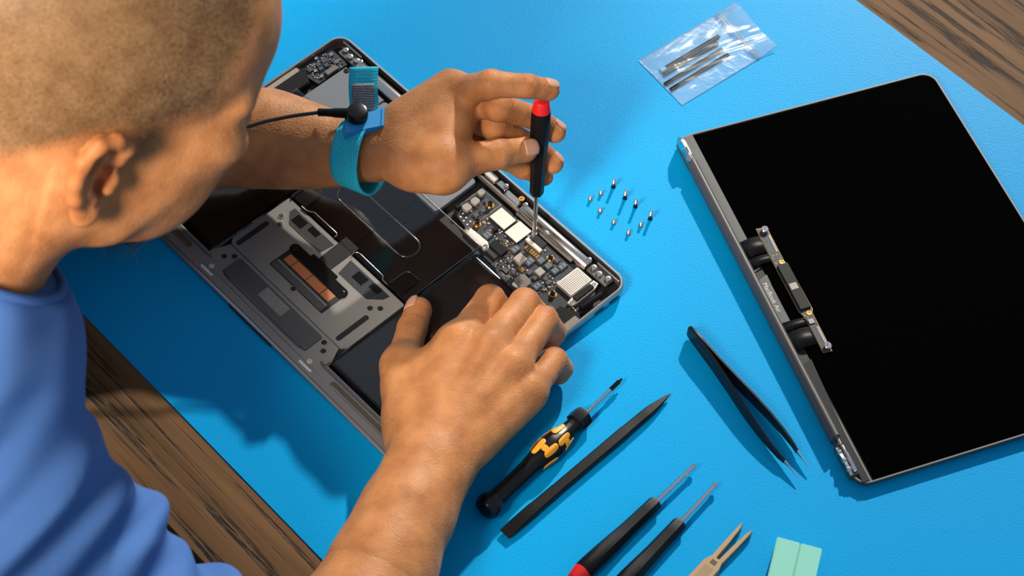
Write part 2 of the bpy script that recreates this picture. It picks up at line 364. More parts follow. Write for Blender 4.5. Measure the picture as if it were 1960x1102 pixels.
for su in (1, -1):
    mu = (lambda u: u) if su > 0 else (lambda u: 304.1-u)
    def mr(u0, v0, u1, v1, r=0.0):
        a, b = sorted((mu(u0), mu(u1))); return rr(a, v0, b, v1, r)
    hp = wp('hinge_plate', mr(273.5, 5.2, 293, 13.2, 1.2), -5.5, -3.6, M['alu_dark'], lap, 0.4)
    for (u, v) in ((276.8, 8.5), (283.1, 9.6), (290, 7.9)): screw(mu(u), v, -2.2, 2.3, M['steel'], hp)
    wp('hinge_arm', mr(276, 3.6, 297, 5.0, 0.5), -5.5, -1.6, M['alu'], lap, 0.3)
    # speaker: black box with taupe mesh along the wall
    poly = [(mu(u), v) for u, v in ((284, 47.5), (296.5, 41.5), (301, 45), (301, 128), (285, 128))]
    if su < 0: poly = poly[::-1]
    sp = wp('speaker', poly, -8, -2.2, M['black'], lap, 0.8, 2)
    wp('speaker_mesh', mr(296.8, 46, 301.3, 120, 1.0), -8, -1.5, M['taupe'], sp, 0.3)
    # front ledge with long slot
    fl = wp('front_ledge', mr(213.5, 195.2, 301.5, 209.6, 2.0), -2.2, -0.35, M['ledge'], lap, 0.3)
    wp('slot', mr(226.5, 199.6, 282.5, 204.4, 2.2), -0.9, -0.30, M['brown'], fl)
    wp('slot_lip', mr(228, 203.2, 281, 203.9, 0.3), -0.9, -0.05, M['alu'], fl)
    # battery cells at the side
    for (v0, v1) in ((64, 126), (127, 192)):
        wp('battery_cell', mr(214.5, v0, 283, v1, 4.0), -8, -2.1 if v0 < 100 else -1.6, M['battery'], lap, 0.8, 2)
    for (u, v) in ((288, 132), (296, 160), (288, 190)): screw(mu(u), v, -1.0, 1.6, M['chrome'])
# centre battery below the raised clear cover
wp('battery_cell', rr(93, 60, 151.5, 122, 3), -8, -2.4, M['battery'], lap, 0.8, 2)
wp('battery_cell', rr(152.5, 60, 211, 122, 3), -8, -2.4, M['battery'], lap, 0.8, 2)
# heat plates beside the logic board
hp = wp('heat_plate', [(26.5, 18.2), (69.0, 18.2), (69.0, 58), (40, 58), (33, 64.5), (26.5, 64.5)], -6, -2.6, M['plate'], lap, 0.4)
screw(29.7, 20.4, -2.0, 2.2, M['matte'], hp); screw(30.0, 61.7, -2.0, 2.2, M['matte'], hp)
wp('heat_plate', rr(69.8, 18.2, 168.6, 58, 3.0), -6, -2.6, M['plate'], lap, 0.4)
# small board in the rear corner
sb = wp('corner_board', [(3.8, 14.2), (24.0, 14.6), (24.0, 42.5), (5.0, 46)], -6.5, -4.6, M['pcb'], lap)
wp('connector', rr(19.2, 22.6, 23.6, 33, 0.4), -4.6, -2.6, M['induct2'], sb, 0.2)
for (u, v, w, h) in ((8.5, 24, 4, 4), (13.2, 25.5, 3.4, 3.4), (8.8, 29.4, 3.6, 3.6), (13, 30.4, 3.4, 3.6), (8, 36.8, 4, 4), (14, 19, 5, 3.4)):
    wp('chip', rr(u, v, u+w, v+h, 0.2), -4.6, -3.2, M['chipbl'], sb, 0.15)
for (u, v) in ((4.9, 28.5), (17.5, 19.5), (13.5, 36.5), (20.6, 36.5), (9.5, 18)): screw(u, v, -3.0, 1.5, M['steel'], sb)

# ---- logic board
lbp = [(173.6, 16.8), (204, 16.8), (206, 17.8), (262, 17.8), (266, 14.4), (284, 14.4), (296, 26), (297, 40.5), (284, 46.5), (283, 60), (236, 60), (228, 57), (216, 57), (212, 60), (196, 60), (192, 50), (174.5, 46)]
lb = wp('logic_board', lbp, -7.2, -5.2, M['pcb'], lap)
B0 = -5.2
def chip(name, u0, v0, u1, v1, h, mat, bev=0.2, r=0.2): return wp(name, rr(u0, v0, u1, v1, r, 2), B0, B0+h, mat, lb, bev)
def sil(u0, v0, u1, v1):
    chip('memory_chip', u0, v0, u1, v1, 0.9, M['gloss'], 0.05); chip('memory_lid', u0+0.15, v0+0.15, u1-0.15, v1-0.15, 1.9, M['chipsil'], 0.15)
sil(196.2, 20.2, 211.6, 32.0); sil(213.2, 18.6, 225.6, 33.2)
for (u0, v0, u1, v1) in ((174.8, 19.6, 180.0, 24.8), (177.0, 27.3, 183.0, 33.5), (176.8, 35.2, 183.2, 41.2)):
    c = 1.4; wp('inductor', [(u0+c, v0), (u1-c, v0), (u1, v0+c), (u1, v1-c), (u1-c, v1), (u0+c, v1), (u0, v1-c), (u0, v0+c)], B0, B0+2.6, M['induct'], lb, 0.35)
for (u0, v0, u1, v1) in ((183.2, 22.4, 186.4, 25.6), (187.4, 29.6, 190.6, 33), (187, 35.6, 190.4, 39.2)): chip('chip', u0, v0, u1, v1, 1.3, M['chipbl'])
# display connector being unscrewed, under the tool tip
cn = chip('connector_cover', 227.4, 24.2, 242.2, 26.8, 2.2, M['chipsil'], 0.25); screw(227.6, 23.4, B0+2.6, 1.4, M['chrome'], cn)
wp('flex_cable', [(230, 17.8), (240, 17.8), (240.5, 24), (230, 24)], B0, B0+1.0, M['matte'], lb)
# battery connector bracket with two ears
bk = wp('bracket', [(193.0, 49.0), (196.5, 48.2), (211.5, 47.6), (215.6, 50.0), (214.5, 53.6), (210, 53.0), (197, 53.6), (193, 52.6)], B0, B0+2.6, M['chipsil'], lb, 0.3)
screw(194.2, 50.8, B0+3.2, 1.7, M['chrome'], bk); screw(213.4, 51.4, B0+3.2, 1.7, M['chrome'], bk)
chip('connector_block', 213.8, 41.8, 226.5, 49.0, 2.6, M['black'], 0.3, 0.6)
chip('connector_pins', 216.0, 49.0, 225.0, 53.4, 1.5, M['bodyblk'], 0.2)
# perforated shield, with ear-mounted edge connector
sh = wp('shield_can', rr(268.9, 16.6, 283.2, 36.6, 1.0), B0, B0+2.6, M['chipsil'], lb, 0.4, 2)
bm = bmesh.new()
for i in range(9):
    for j in range(13):
        a = lp(270.6+i*1.38, 18.4+j*1.37, B0+2.55); add_lathe(bm, a, (a[0], a[1], a[2]+1), [(0, 0.42), (0.09, 0.42)], 6)
ob = frombm('vent_holes', bm, M['bodyblk'], sh, None); tag(ob, kind='stuff')
ec = wp('edge_connector', [(284.0, 15.8), (288.2, 15.2), (289.6, 19.5), (289.8, 37.5), (289.0, 41.2), (285.2, 42.2), (284.4, 38)], B0, B0+2.0, M['chipsil'], lb, 0.3)
wp('connector_shell', rr(284.9, 20.2, 289.2, 36.8, 0.6), B0+1.5, B0+3.6, M['black'], ec, 0.4)
screw(286.6, 17.8, B0+2.6, 1.3, M['steel'], ec); screw(287.0, 39.6, B0+2.6, 1.3, M['steel'], ec)
tube('flex_roll', [lp(294.6, 38.5, -3.4), lp(295.2, 30, -3.0), lp(296.0, 20.0, -3.4)], 2.3, M['black'], lap, 10)
# power section
for (u0, v0, u1, v1) in ((244.6, 27.8, 250.0, 33.0), (251.4, 27.2, 256.4, 32.2), (257.6, 26.8, 262.6, 31.8), (258.5, 19.5, 263.2, 26.2), (239.8, 33.4, 245.4, 40.2), (226.2, 33.8, 231.0, 40.4), (258.4, 44.0, 263.4, 50.2), (255.6, 53.4, 259.8, 57.6), (203.4, 40.2, 209.6, 46.2)):
    c_ = chip('power_chip', u0, v0, u1, v1, 1.5, M['chipbl'])
    for k in (0.2, 0.62): wp('chip_mark', rr(u0+(u1-u0)*0.2, v0+(v1-v0)*k, u0+(u1-u0)*0.8, v0+(v1-v0)*(k+0.2)), B0+1.5, B0+1.53, M['plate'], c_)
chip('inductor', 251.2, 35.2, 257.0, 40.6, 2.4, M['induct'], 0.3); chip('inductor', 233.6, 37.2, 241.0, 44.2, 2.8, M['induct'], 0.4)
c = 2.2; u0, v0, u1, v1 = 246.8, 47.8, 257.6, 58.0
bi = wp('large_inductor', [(u0+c, v0), (u1-c, v0), (u1, v0+c), (u1, v1-c), (u1-c, v1), (u0+c, v1), (u0, v1-c), (u0, v0+c)], B0, B0+3.2, M['induct2'], lb, 0.4)
lettering('inductor_print', '2R7', 3.6, M['bodyblk'], bi, (252.2, -52.8, rim(52.8)+B0+3.22), math.radians(92))
for (u0, v0, u1, v1) in ((231.6, 44.6, 235.0, 48.0), (258.6, 36.8, 262, 40), (262.4, 38, 265.6, 41.2), (247, 41.2, 251, 45.0), (253.4, 42.0, 256.6, 45.0), (240, 49, 244, 52), (252.6, 20.6, 256.6, 24), (234.5, 52.2, 239, 56)): chip('chip', u0, v0, u1, v1, 1.3, M['chipdk'])
for k in range(7): chip('gold_capacitor', 231.6+k*2.15, 28.0, 233.2+k*2.15, 31.8, 1.0, M['gold'], 0.1)
for k in range(4): chip('capacitor', 240.6+k*1.3, 43.6, 241.6+k*1.3, 46.6, 0.8, M['gold'], 0.1)
for (u, v, h) in ((194.7, 42.0, 5.2), (188.9, 24.4, 3.6), (250.4, 24.3, 2.6), (272.8, 43.7, 2.8), (291.6, 43.6, 2.6)):
    p = wcyl('standoff', u, v, B0, [(0, 2.9), (0.5, 2.9), (0.5, 2.2), (h*0.45, 2.2), (h*0.45, 0.4)], M['gold'], lb, 14)
    wcyl('post_screw', u, v, B0+h*0.4, [(0, 1.75), (h*0.6, 1.75), (h*0.66, 1.45), (h*0.66, 0.8), (h*0.5, 0.7)], M['gloss'], p, 12)
wcyl('hinge_screw', 202.7, 7.2, -5, [(0, 1.6), (4.6, 1.6), (5.6, 2.1), (6.2, 2.1), (6.2, 1.1), (5, 1.0)], M['gold'], lap, 12)
for (u, v) in ((207.6, 8.1), (271.1, 7.7), (31.5, 8.4), (186.4, 7)): wcyl('bar_screw', u, v, -1.0, [(0, 1.9), (0.9, 1.9), (1.1, 1.5), (1.1, 0.9), (0.6, 0.8)], M['chrome'], lap, 12)
for (u, v) in ((196.8, 37.4), (218.6, 36.8), (262.6, 22.6)): wcyl('gold_pad', u, v, B0, [(0, 1.3), (0.08, 1.3)], M['gold'], lb, 12)
for (u, v) in ((181, 43), (185, 43.5), (182, 46), (186, 46.6), (189.5, 43.6), (190, 47)): wcyl('solder_pad', u, v, B0, [(0, 0.7), (0.1, 0.6)], M['white'], lb, 8)
chip('post', 173.9, 41, 177.2, 44.4, 3.2, M['black'], 0.3, 0.5); chip('post', 205.6, 34.4, 208.6, 38.0, 2.6, M['black'], 0.3, 0.5)
lettering('board_print', '1788', 2.4, M['plate'], lb, (279.6, -51.2, rim(51.2)+B0+0.04), math.radians(2))
# fine components too small to pick apart
rnd = random.Random(4)
def smd(bm, u, v, w, h, z):
    add_prism(bm, [(u-w, v-h), (u+w, v-h), (u+w, v+h), (u-w, v+h)], B0, B0+z)
bmA, bmB, bmC = bmesh.new(), bmesh.new(), bmesh.new()
for (a0, b0, a1, b1, n) in ((196, 33.4, 212, 40, 40), (228, 41, 250, 57, 120), (243, 21, 262, 27, 26), (225, 34.4, 246, 37, 26), (259, 33, 268, 43, 40), (174.5, 25, 191, 42, 40), (262, 44, 268, 58, 40), (206, 18.2, 213, 20, 8), (212.4, 34, 226, 41, 20)):
    for _ in range(n):
        u, v = rnd.uniform(a0, a1), rnd.uniform(b0, b1); w, h = (0.55, 0.3) if rnd.random() < .5 else (0.3, 0.55)
        smd(rnd.choice((bmA, bmA, bmB, bmC)), u, v, w, h, rnd.uniform(0.3, 0.9))
for k in range(26):                                     # dashed silver border of the inductor block
    smd(bmB, 174.2 + k*0.75, 18.2, 0.22, 0.12, 0.12); smd(bmB, 193.4, 18.2+k*0.95, 0.12, 0.25, 0.12); smd(bmB, 174.0, 18.2+k*0.95, 0.12, 0.25, 0.12)
for (bmx, nm, mm) in ((bmA, 'tiny_black_components', M['chipdk']), (bmB, 'tiny_silver_components', M['chipsil']), (bmC, 'tiny_gold_components', M['gold'])):
    for v in bmx.verts: v.co = wz(v.co)
    tag(frombm(nm, bmx, mm, lb, None), kind='stuff')
bmA = bmesh.new(); bmB = bmesh.new()
for _ in range(70):
    u, v = rnd.uniform(5, 23), rnd.uniform(15.5, 43); smd(rnd.choice((bmA, bmB)), u, v, .5, .3, 1.2)
for (bmx, nm, mm) in ((bmA, 'tiny_black_components', M['chipdk']), (bmB, 'tiny_silver_components', M['chipsil'])):
    for v in bmx.verts: v.co = wz(v.co)
    tag(frombm(nm, bmx, mm, sb, None), kind='stuff')

# ---- trackpad
tp = wp('trackpad', [(92, 125.4), (212, 125.4), (213, 126.4), (213, 176), (209.6, 180), (94.4, 180), (91, 176), (91, 126.4)], -2.6, -0.85, M['trackpad'], lap, 0.3)
wp('front_plate', [(94.4, 180.5), (209.6, 180.5), (210.5, 184), (215.0, 192), (215.0, 203.5), (89, 203.5), (89, 192), (93.5, 184)], -2.6, -0.85, M['trackpad'], tp, 0.3)
wp('palm_window', rr(107.5, 183, 196, 199.4, 2.2), -0.85, -0.35, M['alu_dark'], tp, 0.4, 2)
fl = wp('front_strip', rr(89, 203.7, 215, 209.7, 0.6), -2.4, -0.3, M['ledge'], lap, 0.25)
for (u0, u1) in ((94.6, 106.6), (199, 211)): wp('white_label', rr(u0, 205.6, u1, 207.3, 0.2), -0.3, -0.2, M['white'], fl)
for u in (100.1, 204.2): screw(u, 201.9, 0.2, 2.0, M['chipsil'], tp)
for (u, v) in ((99.4, 139.8), (104.3, 144.8), (199.3, 144.6), (204.2, 139.7), (99.4, 190.2), (104.2, 185.1), (199.2, 185.1), (204, 189.8), (152.1, 172.6)): hole(u, v, 2.45, -0.83, tp)
for (u, w) in ((97.4, 1), (203.2, 1)):
    wp('slot', rr(u-2.0, 149.6, u+2.0, 177.6, 1.9), -0.9, -0.78, M['bodyblk'], tp)
wp('recess', rr(125.0, 153.5, 180.5, 171.5, 1.0), -0.9, -0.80, M['bodyblk'], tp)
for (u0, u1) in ((128.8, 136.4), (137.0, 152.0), (152.6, 167.0), (167.7, 176.3)): wp('copper_pad', rr(u0, 155.4, u1, 162.2, 0.15), -0.82, -0.62, M['copper'], tp, 0.05)
wp('grey_bracket', rr(126.2, 163.6, 178.4, 170.8, 0.6), -0.82, -0.30, M['alu_dark'], tp, 0.2)
wp('bracket_rib', rr(126.6, 164.6, 178.0, 165.6, 0.3), -0.4, 0.0, M['trackpad'], tp, 0.2)
bb = wp('black_bar', rr(123.6, 146.8, 181.2, 154.2, 3.4, 6), -0.85, 0.05, M['gloss'], tp, 0.4, 2)
screw(127.4, 150.4, 0.25, 2.0, M['gloss'], bb); screw(177.4, 150.4, 0.25, 2.0, M['gloss'], bb)
wp('bar_tab', rr(139.5, 143.8, 165.5, 147.4, 1.0), -0.85, -0.2, M['gloss'], bb, 0.2)
wp('flex_cable', [(143.6, 118), (157.2, 118), (157.4, 144), (144.6, 144)], -1.2, -0.55, M['matte'], tp, 0.1)
for (poly) in ([(101, 128.6), (143, 128.6), (141.2, 140.3), (108.6, 140.3), (100.8, 133.2)], [(160.6, 128.6), (201.2, 128.6), (200.2, 133.5), (192.0, 141.6), (163, 141.6)]):
    tb = wp('trackpad_board', poly, -0.9, -0.6, M['pcb'], tp)
    cx = sum(p[0] for p in poly)/5
    wp('chip', rr(cx-12, 130, cx-2, 137, 0.4), -0.62, -0.35, M['gloss'], tb, 0.1); wp('chip', rr(cx+2, 129.4, cx+11, 134, 0.4), -0.62, -0.35, M['gloss'], tb, 0.1)
    bm = bmesh.new()
    for k in range(16):
        a = lp(poly[4][0]+6+k*1.6, 139.4, -0.6) if poly[0][0] < 150 else lp(172+k*1.6 if k < 11 else 195, 134+ (k % 5)*1.5, -0.6)
        add_lathe(bm, a, (a[0], a[1], a[2]+1), [(0, 0.28), (0.06, 0.28)], 6)
    tag(frombm('gold_vias', bm, M['gold'], tb, None), kind='stuff')
bm = bmesh.new()
for i in range(6):
    for j in range(4):
        if rnd.random() < .62:
            a = lp(143.5+i*3.0+rnd.uniform(-.2, .2), 186.4+j*1.9, -0.2); add_lathe(bm, a, (a[0], a[1], a[2]+1), [(0, 0.36), (0.15, 0.3)], 6)
rub = wp('rubbing_label', rr(139.5, 184.6, 163.6, 193.6, 0.8), -0.36, -0.22, M['trackpad'], tp, 0.1)
tag(frombm('embossed_dots', bm, M['chipsil'], rub, None), kind='stuff')

# ---- thin clear plastic battery cover
cv = wp('clear_cover', rr(91.2, 55.5, 212.9, 124.0, 1.5), -1.5, 0.55, M['cover'], lap, 0.7, 3)
def sheet(name, u0, v0, u1, v1, z, mat=M['cover'], parent=cv, n=18):
    vs_, fs = [], []
    for i in range(n+1):
        for j in range(n+1):
            u, v = u0+(u1-u0)*i/n, v0+(v1-v0)*j/n
            vs_.append(lp(u, v, z + 0.12*math.sin(u*0.21+v*0.13)*math.sin(v*0.17)))
    for i in range(n):
        for j in range(n): a = i*(n+1)+j; fs.append((a, a+1, a+n+2, a+n+1))
    ob = frompy(name, vs_, fs, mat, parent, 180); mod = ob.modifiers.new('thickness', 'SOLIDIFY'); mod.thickness = 0.0003
    return ob
sheet('cover_flap', 213.2, 58.5, 285, 196, -0.9); sheet('cover_flap', 19, 58.5, 91, 196, -0.9)
def ridge(name, pts, r=0.42, closed=False, z=0.55): return tube(name, [lp(u, v, z) for u, v in pts], r, M['ridge'], cv, 8, closed)
ridge('embossed_groove', rr(110, 84.2, 187.3, 101.8, 8.4, 8), 0.5, True)
ridge('cover_edge', [(91.5, 55.8), (212.5, 55.8)], 0.7); ridge('cover_edge', [(212.6, 56), (212.6, 124)], 0.45); ridge('cover_edge', [(91.6, 56), (91.6, 124)], 0.45)
ridge('cover_tab', [(92.8, 125), (92.6, 109.6), (94.4, 106.8), (97.4, 106.2), (104, 106.2)], 0.4); ridge('cover_tab', [(193.4, 122), (193.6, 108.6), (195.4, 106.2), (198, 105.6), (205.2, 105.2)], 0.4)
for u0 in (93.6, 194): wp('cover_tab_pad', rr(u0, 107.0, u0+11.5, 123.6, 1.5), -1.2, -0.2, M['gloss'], cv, 0.3)
tube('wire_clip', [lp(u, v, 0.3) for u, v in ((103.4, 124.6), (108.6, 124.4), (111.0, 123.2), (113.4, 121.4), (137.4, 121.4), (138.8, 122.4), (138.8, 124.6))], 0.42, M['chrome'], cv, 8)
tube('wire_clip', [lp(u, v, 0.3) for u, v in ((158.4, 125.6), (157.8, 123.2), (159.4, 121.2), (162, 120.8), (185.6, 121.2), (188.2, 123.6), (193.4, 123.8))], 0.42, M['chrome'], cv, 8)
ridge('cover_lip', [(210, 196.8), (214, 197.6), (282, 197.9)], 0.9, False, 0.0); ridge('cover_lip', [(94, 196.8), (90, 197.6), (22, 197.9)], 0.9, False, 0.0); ridge('cover_lip', [(108.4, 194), (109.6, 198), (112, 199.5), (191, 199.8), (195, 197)], 0.75, False, 0.1)
# ------------------------------------------------------------------ display lid, lying face up
LA = at(1293.9, 262.8, 6.4); LB = at(1644.4, 936.5, 6.4)
LANG = math.atan2(LB[1]-LA[1], LB[0]-LA[0])
lid = empty('display_lid', (LA[0], LA[1], 0), LANG, 'detached laptop display lid with black screen lying face up', 'display')
ZB, ZT = 0.2, 6.2
bm = bmesh.new(); loops = []
for ins, z in ((5.0, ZB), (1.6, ZB+0.7), (0.2, ZB+2.4), (0.0, ZT-0.3), (0.35, ZT+0.15), (1.3, ZT+0.15), (1.5, ZT-0.2), (1.6, ZT-1.2)):
    loops.append([(x, y, z) for x, y in rr(ins, ins, 305.2-ins, 206.6-ins, 10.5-ins*0.8, 8)])
loft(loops, bm, True, True)
shell = frombm('shell', bm, plain('lid_aluminium', (0.13, 0.125, 0.12), 0.5, 0.7), lid, 40)
g = [(2.2, 12.4), (303.0, 12.4)] + [p for p in rr(2.2, 2.2, 303.0, 204.4, 8.5, 8) if p[1] > 12.4 and p[1] > 60]
prism('screen_glass', g, ZT-1.2, ZT+0.05, M['glass'], lid, 0.3, 2)
# clutch edge: rounded bar along the hinge side, in three stretches
def lbar(name, a0, a1, mat=M['alu']):
    bm = bmesh.new(); prof = [(0.6, ZB+1.2), (-1.4, ZB+2.6), (-1.8, ZB+6.0), (-0.9, ZT+6.2), (0.5, ZT+7.2), (2.2, ZT+7.0), (3.9, ZT+5.0), (4.4, ZT-1.2)]
    A = [bm.verts.new((a0, y, z)) for y, z in prof]; B = [bm.verts.new((a1, y, z)) for y, z in prof]
    n = len(prof)
    for i in range(n): bm.faces.new((A[i], A[(i+1) % n], B[(i+1) % n], B[i]))
    bm.faces.new(A[::-1]); bm.faces.new(B)
    return frombm(name, bm, mat, lid, 50)
lbar('clutch_edge', 27.5, 268.5, plain('clutch_grey', (0.12, 0.112, 0.11), 0.45, 0.4))
# grey strip beside the screen, broken where the cables pass
strip = M['alu_dark']; st2 = plain('grey_bezel_strip', (0.070, 0.071, 0.074), 0.45, 0.2, bump=0.05, bscale=2500)
prism('bezel_strip', [(1.4, 10), (2.2, 6), (5, 4.4), (100, 4.4), (103, 8), (101, 12.2), (1.4, 12.2)], ZT-1.2, ZT+0.6, st2, lid, 0.2)
prism('bezel_strip', [(135.6, 4.4), (173.4, 4.4), (173.0, 12.2), (141.5, 12.2), (139, 12.4), (132.2, 12.8)], ZT-1.2, ZT+0.6, st2, lid, 0.2)
prism('bezel_strip', [(209.2, 4.4), (303.4, 4.4), (303.4, 9.6), (265, 9.4), (205.6, 12.8)], ZT-1.2, ZT+0.6, M['matte'], lid, 0.2)
prism('cable_well', rr(100, 4.6, 212, 12.2), ZT-1.2, ZT-0.6, M['bodyblk'], lid)
lettering('lettering', 'MacBook Air', 4.75, M['white'], lid, (151.4, 7.9, ZT+0.64), 0.0)
tube('cable_pin', [(127.5, 4.6, ZT+0.3), (126.0, 10, ZT+0.3)], 0.35, M['chrome'], lid, 6)
# hinge brackets with screw lugs
for (a0, sgn, hk) in ((4.5, 1, 1.0), (296.5, -1, 0.25)):
    X = lambda d: a0 + sgn*d
    bm = bmesh.new()
    pts = [(d_, ZT+q_*hk) for d_, q_ in ((0, 0), (0, 6), (5, 9.5), (13, 10), (17, 6), (22, 4.5), (23, 0))]
    P = [bm.verts.new((X(d), -1.4, z)) for d, z in pts]; Q = [bm.verts.new((X(d), 0.6, z)) for d, z in pts]; n = len(pts)
    for i in range(n): bm.faces.new((P[i], P[(i+1) % n], Q[(i+1) % n], Q[i]))
    bm.faces.new(P); bm.faces.new(Q[::-1])
    br = frombm('hinge_bracket', bm, M['steel'], lid, 30)
    for d, z in ((4.5, ZT+6.2*hk), (11.5, ZT+6.6*hk), (18.5, ZT+3*hk)):
        lathe('lug', (X(d), 0.7, z), (X(d), -2, z), [(0, 1.8), (2.5, 1.8), (2.8, 1.4), (2.8, 0.6), (1.6, 0.5)], M['chrome'], br, 12)
    a, b = sorted((X(-0.5), X(24)))
    prism('hinge_base', rr(a, -1.2, b, 4.2, 1.0), ZB+1.2, ZT+1.0, M['alu_dark'], br, 0.3)
    lathe('hinge_barrel', (X(1), 3.0, ZT+1.8), (X(22), 3.0, ZT+1.8), [(0, 1.2), (1, 1.7), (15, 1.7), (15, 1.2), (20, 1.2), (21, 0.9)], M['chrome'], br, 12)
    lathe('hinge_pin', (X(22.5), 2.2, ZT+2.6), (X(44), 2.6, ZT+2.6), [(0, 1.2), (20.6, 1.2), (21.4, 0.9)], M['steel'], br, 12)
# timing board resting on the glass with its shield and two flex cables
tz = ZT+1.2
tb = prism('timing_board', [(95.4, 21.2), (96.6, 28.4), (127.6, 28.2), (129.4, 29.8), (169.4, 30.0), (171.8, 28.6), (205.0, 28.0), (204.4, 22.2), (174.6, 22.2), (169.0, 20.4), (125.2, 20.4)], tz, tz+0.9, M['pcb'], lid, 0.1)
tbe = prism('gold_edge', [(95.0, 20.9), (96.3, 28.7), (127.4, 28.5), (129.2, 30.1), (169.6, 30.3), (172.0, 28.9), (205.3, 28.3), (204.7, 21.9), (174.8, 21.9), (169.2, 20.1), (125.0, 20.1)], tz+0.15, tz+0.6, M['gold'], tb)
sc = prism('shield_can', rr(129.4, 21.4, 168.6, 29.4, 0.5), tz+0.9, tz+2.6, M['matte'], tb, 0.25)
prism('code_sticker', rr(146.6, 22.4, 151.8, 27.8, 0.2), tz+2.6, tz+2.66, M['induct'], sc)
for a_ in (98.4, 201.2):
    lathe('standoff', (a_, 26.0 if a_ < 150 else 26.6, tz-2.4), (a_, 26.0 if a_ < 150 else 26.6, tz+9), [(0, 2.3), (4.2, 2.3), (5.2, 2.8), (5.8, 2.2), (5.8, 1.2), (4.2, 1.1), (4.2, 0.1)], M['chrome'], tb, 16)
for a_ in (127.4, 172.2):
    lathe('gold_eyelet', (a_, 26.3, tz+0.9), (a_, 26.3, tz+9), [(0, 2.0), (0.35, 1.9), (0.35, 1.1), (0.05, 1.0)], M['gold'], tb, 14)
bm = bmesh.new()
for k in range(34):
    x = rnd.choice((rnd.uniform(118, 129), rnd.uniform(169.5, 175))); y = rnd.uniform(21.5, 27.5)
    add_lathe(bm, (x, y, tz+0.9), (x, y, tz+2), [(0, 0.33), (0.1, 0.3)], 6)
tag(frombm('gold_vias', bm, M['gold'], tb, None), kind='stuff')
prism('silver_strip', [(103, 26.6), (103, 28.0), (118, 27.6), (118, 26.2)], tz+0.9, tz+1.1, M['plate'], tb); prism('silver_strip', [(184, 26.2), (184, 27.9), (198, 27.7), (198, 26)], tz+0.9, tz+1.1, M['plate'], tb)
prism('small_chip', rr(177.0, 22.8, 181.0, 26.8, 0.2), tz+0.9, tz+1.6, M['plate'], tb, 0.1)
def ribbon(name, a0, a1, prof, mat, parent, th=0.35):
    vs_, fs = [], []; n = len(prof)
    for y, z in prof: vs_ += [(a0, y, z), (a1, y, z)]
    for i in range(n-1): fs.append((2*i, 2*i+1, 2*i+3, 2*i+2))
    ob = frompy(name, vs_, fs, mat, parent, 180); md = ob.modifiers.new('thickness', 'SOLIDIFY'); md.thickness = th*S; return ob
def arch(y0, y1, h=2.0): return [(y0 + (y1-y0)*t, ZT-0.4 + (tz+0.2-(ZT-0.4))*t + h*math.sin(math.pi*t)) for t in [i/10 for i in range(11)]]
ribbon('flex_cable', 101.4, 115.8, arch(4.2, 21.6), M['black'], lid); ribbon('flex_cable', 117.0, 124.2, arch(4.4, 21.2, 1.4), M['black'], lid)
ribbon('flex_cable', 174.0, 180.4, arch(4.4, 21.8, 1.4), M['black'], lid); ribbon('flex_cable', 181.8, 196.8, arch(4.2, 22.2), M['black'], lid)
# ------------------------------------------------------------------ tools
def axis_thing(name, p0, p1, label, cat, group=None):
    """Empty at p0 with local x along p0->p1"""
    p0, p1 = Vector(p0), Vector(p1); d = (p1-p0).normalized()
    o = empty(name, p0, 0, label, cat, group)
    y = Vector((0, 0, 1)).cross(d)
    y = y.normalized() if y.length > 1e-3 else Vector((0, 1, 0))
    z = d.cross(y)
    o.rotation_euler = Matrix((d, y, z)).transposed().to_euler()
    return o, (p1-p0).length
def xl(name, prof, mat, parent, n=16, sm=35): return lathe(name, (prof[0][0], 0, 0), (prof[0][0]+1, 0, 0), [(t-prof[0][0], r) for t, r in prof], mat, parent, n, sm)
def hexed(name, st, mat, parent, n=24):
    """handle: sections (x, radius, roundness 0 = hexagon .. 1 = circle)"""
    bm = bmesh.new(); rings = []
    for x, r, q in st:
        R = []
        for i in range(n):
            a = 2*math.pi*i/n; s = (a % (math.pi/3)) - math.pi/6
            rh = r*0.90/math.cos(s); rad = rh*(1-q) + r*q
            R.append(bm.verts.new((x, rad*math.cos(a), rad*math.sin(a))))
        rings.append(R)
    for p, q in zip(rings, rings[1:]):
        for i in range(n): bm.faces.new((p[i], p[(i+1) % n], q[(i+1) % n], q[i]))
    bm.faces.new(rings[0][::-1]); bm.faces.new(rings[-1])
    return frombm(name, bm, mat, parent, 28)
def red_driver(p0, p1, label, hand=79.0):
    o, L = axis_thing('screwdriver', p0, p1, label, 'screwdriver', 'precision screwdrivers with red caps')
    # x = 0 at the cap end
    xl('cap', [(0, 3.6), (0.6, 4.8), (1.4, 5.2), (9.0, 6.4), (9.0, 5.0)], M['red'], o, 20)
    hexed('handle', [(8.6, 6.2, 1), (9.2, 6.5, 1), (16, 6.6, .9), (28, 6.4, .5), (38, 5.8, .1), (44, 5.4, .0), (52, 5.0, 0), (68, 4.8, 0), (hand-1, 4.7, 0), (hand, 4.3, .2)], M['black'], o)
    x0 = hand; Lsh = L - hand
    xl('shaft', [(x0-2, 1.5), (x0+Lsh*0.90, 1.5), (x0+Lsh*0.92, 1.5)], M['chrome'], o, 12)
    xl('tip', [(x0+Lsh*0.91, 1.5), (x0+Lsh*0.925, 1.9), (x0+Lsh*0.97, 1.9), (x0+Lsh*0.975, 1.2), (x0+Lsh, 0.9)], M['chrome'], o, 8)
    return o
def ray2(a, b, za, zb): return at(*a, za), at(*b, zb)
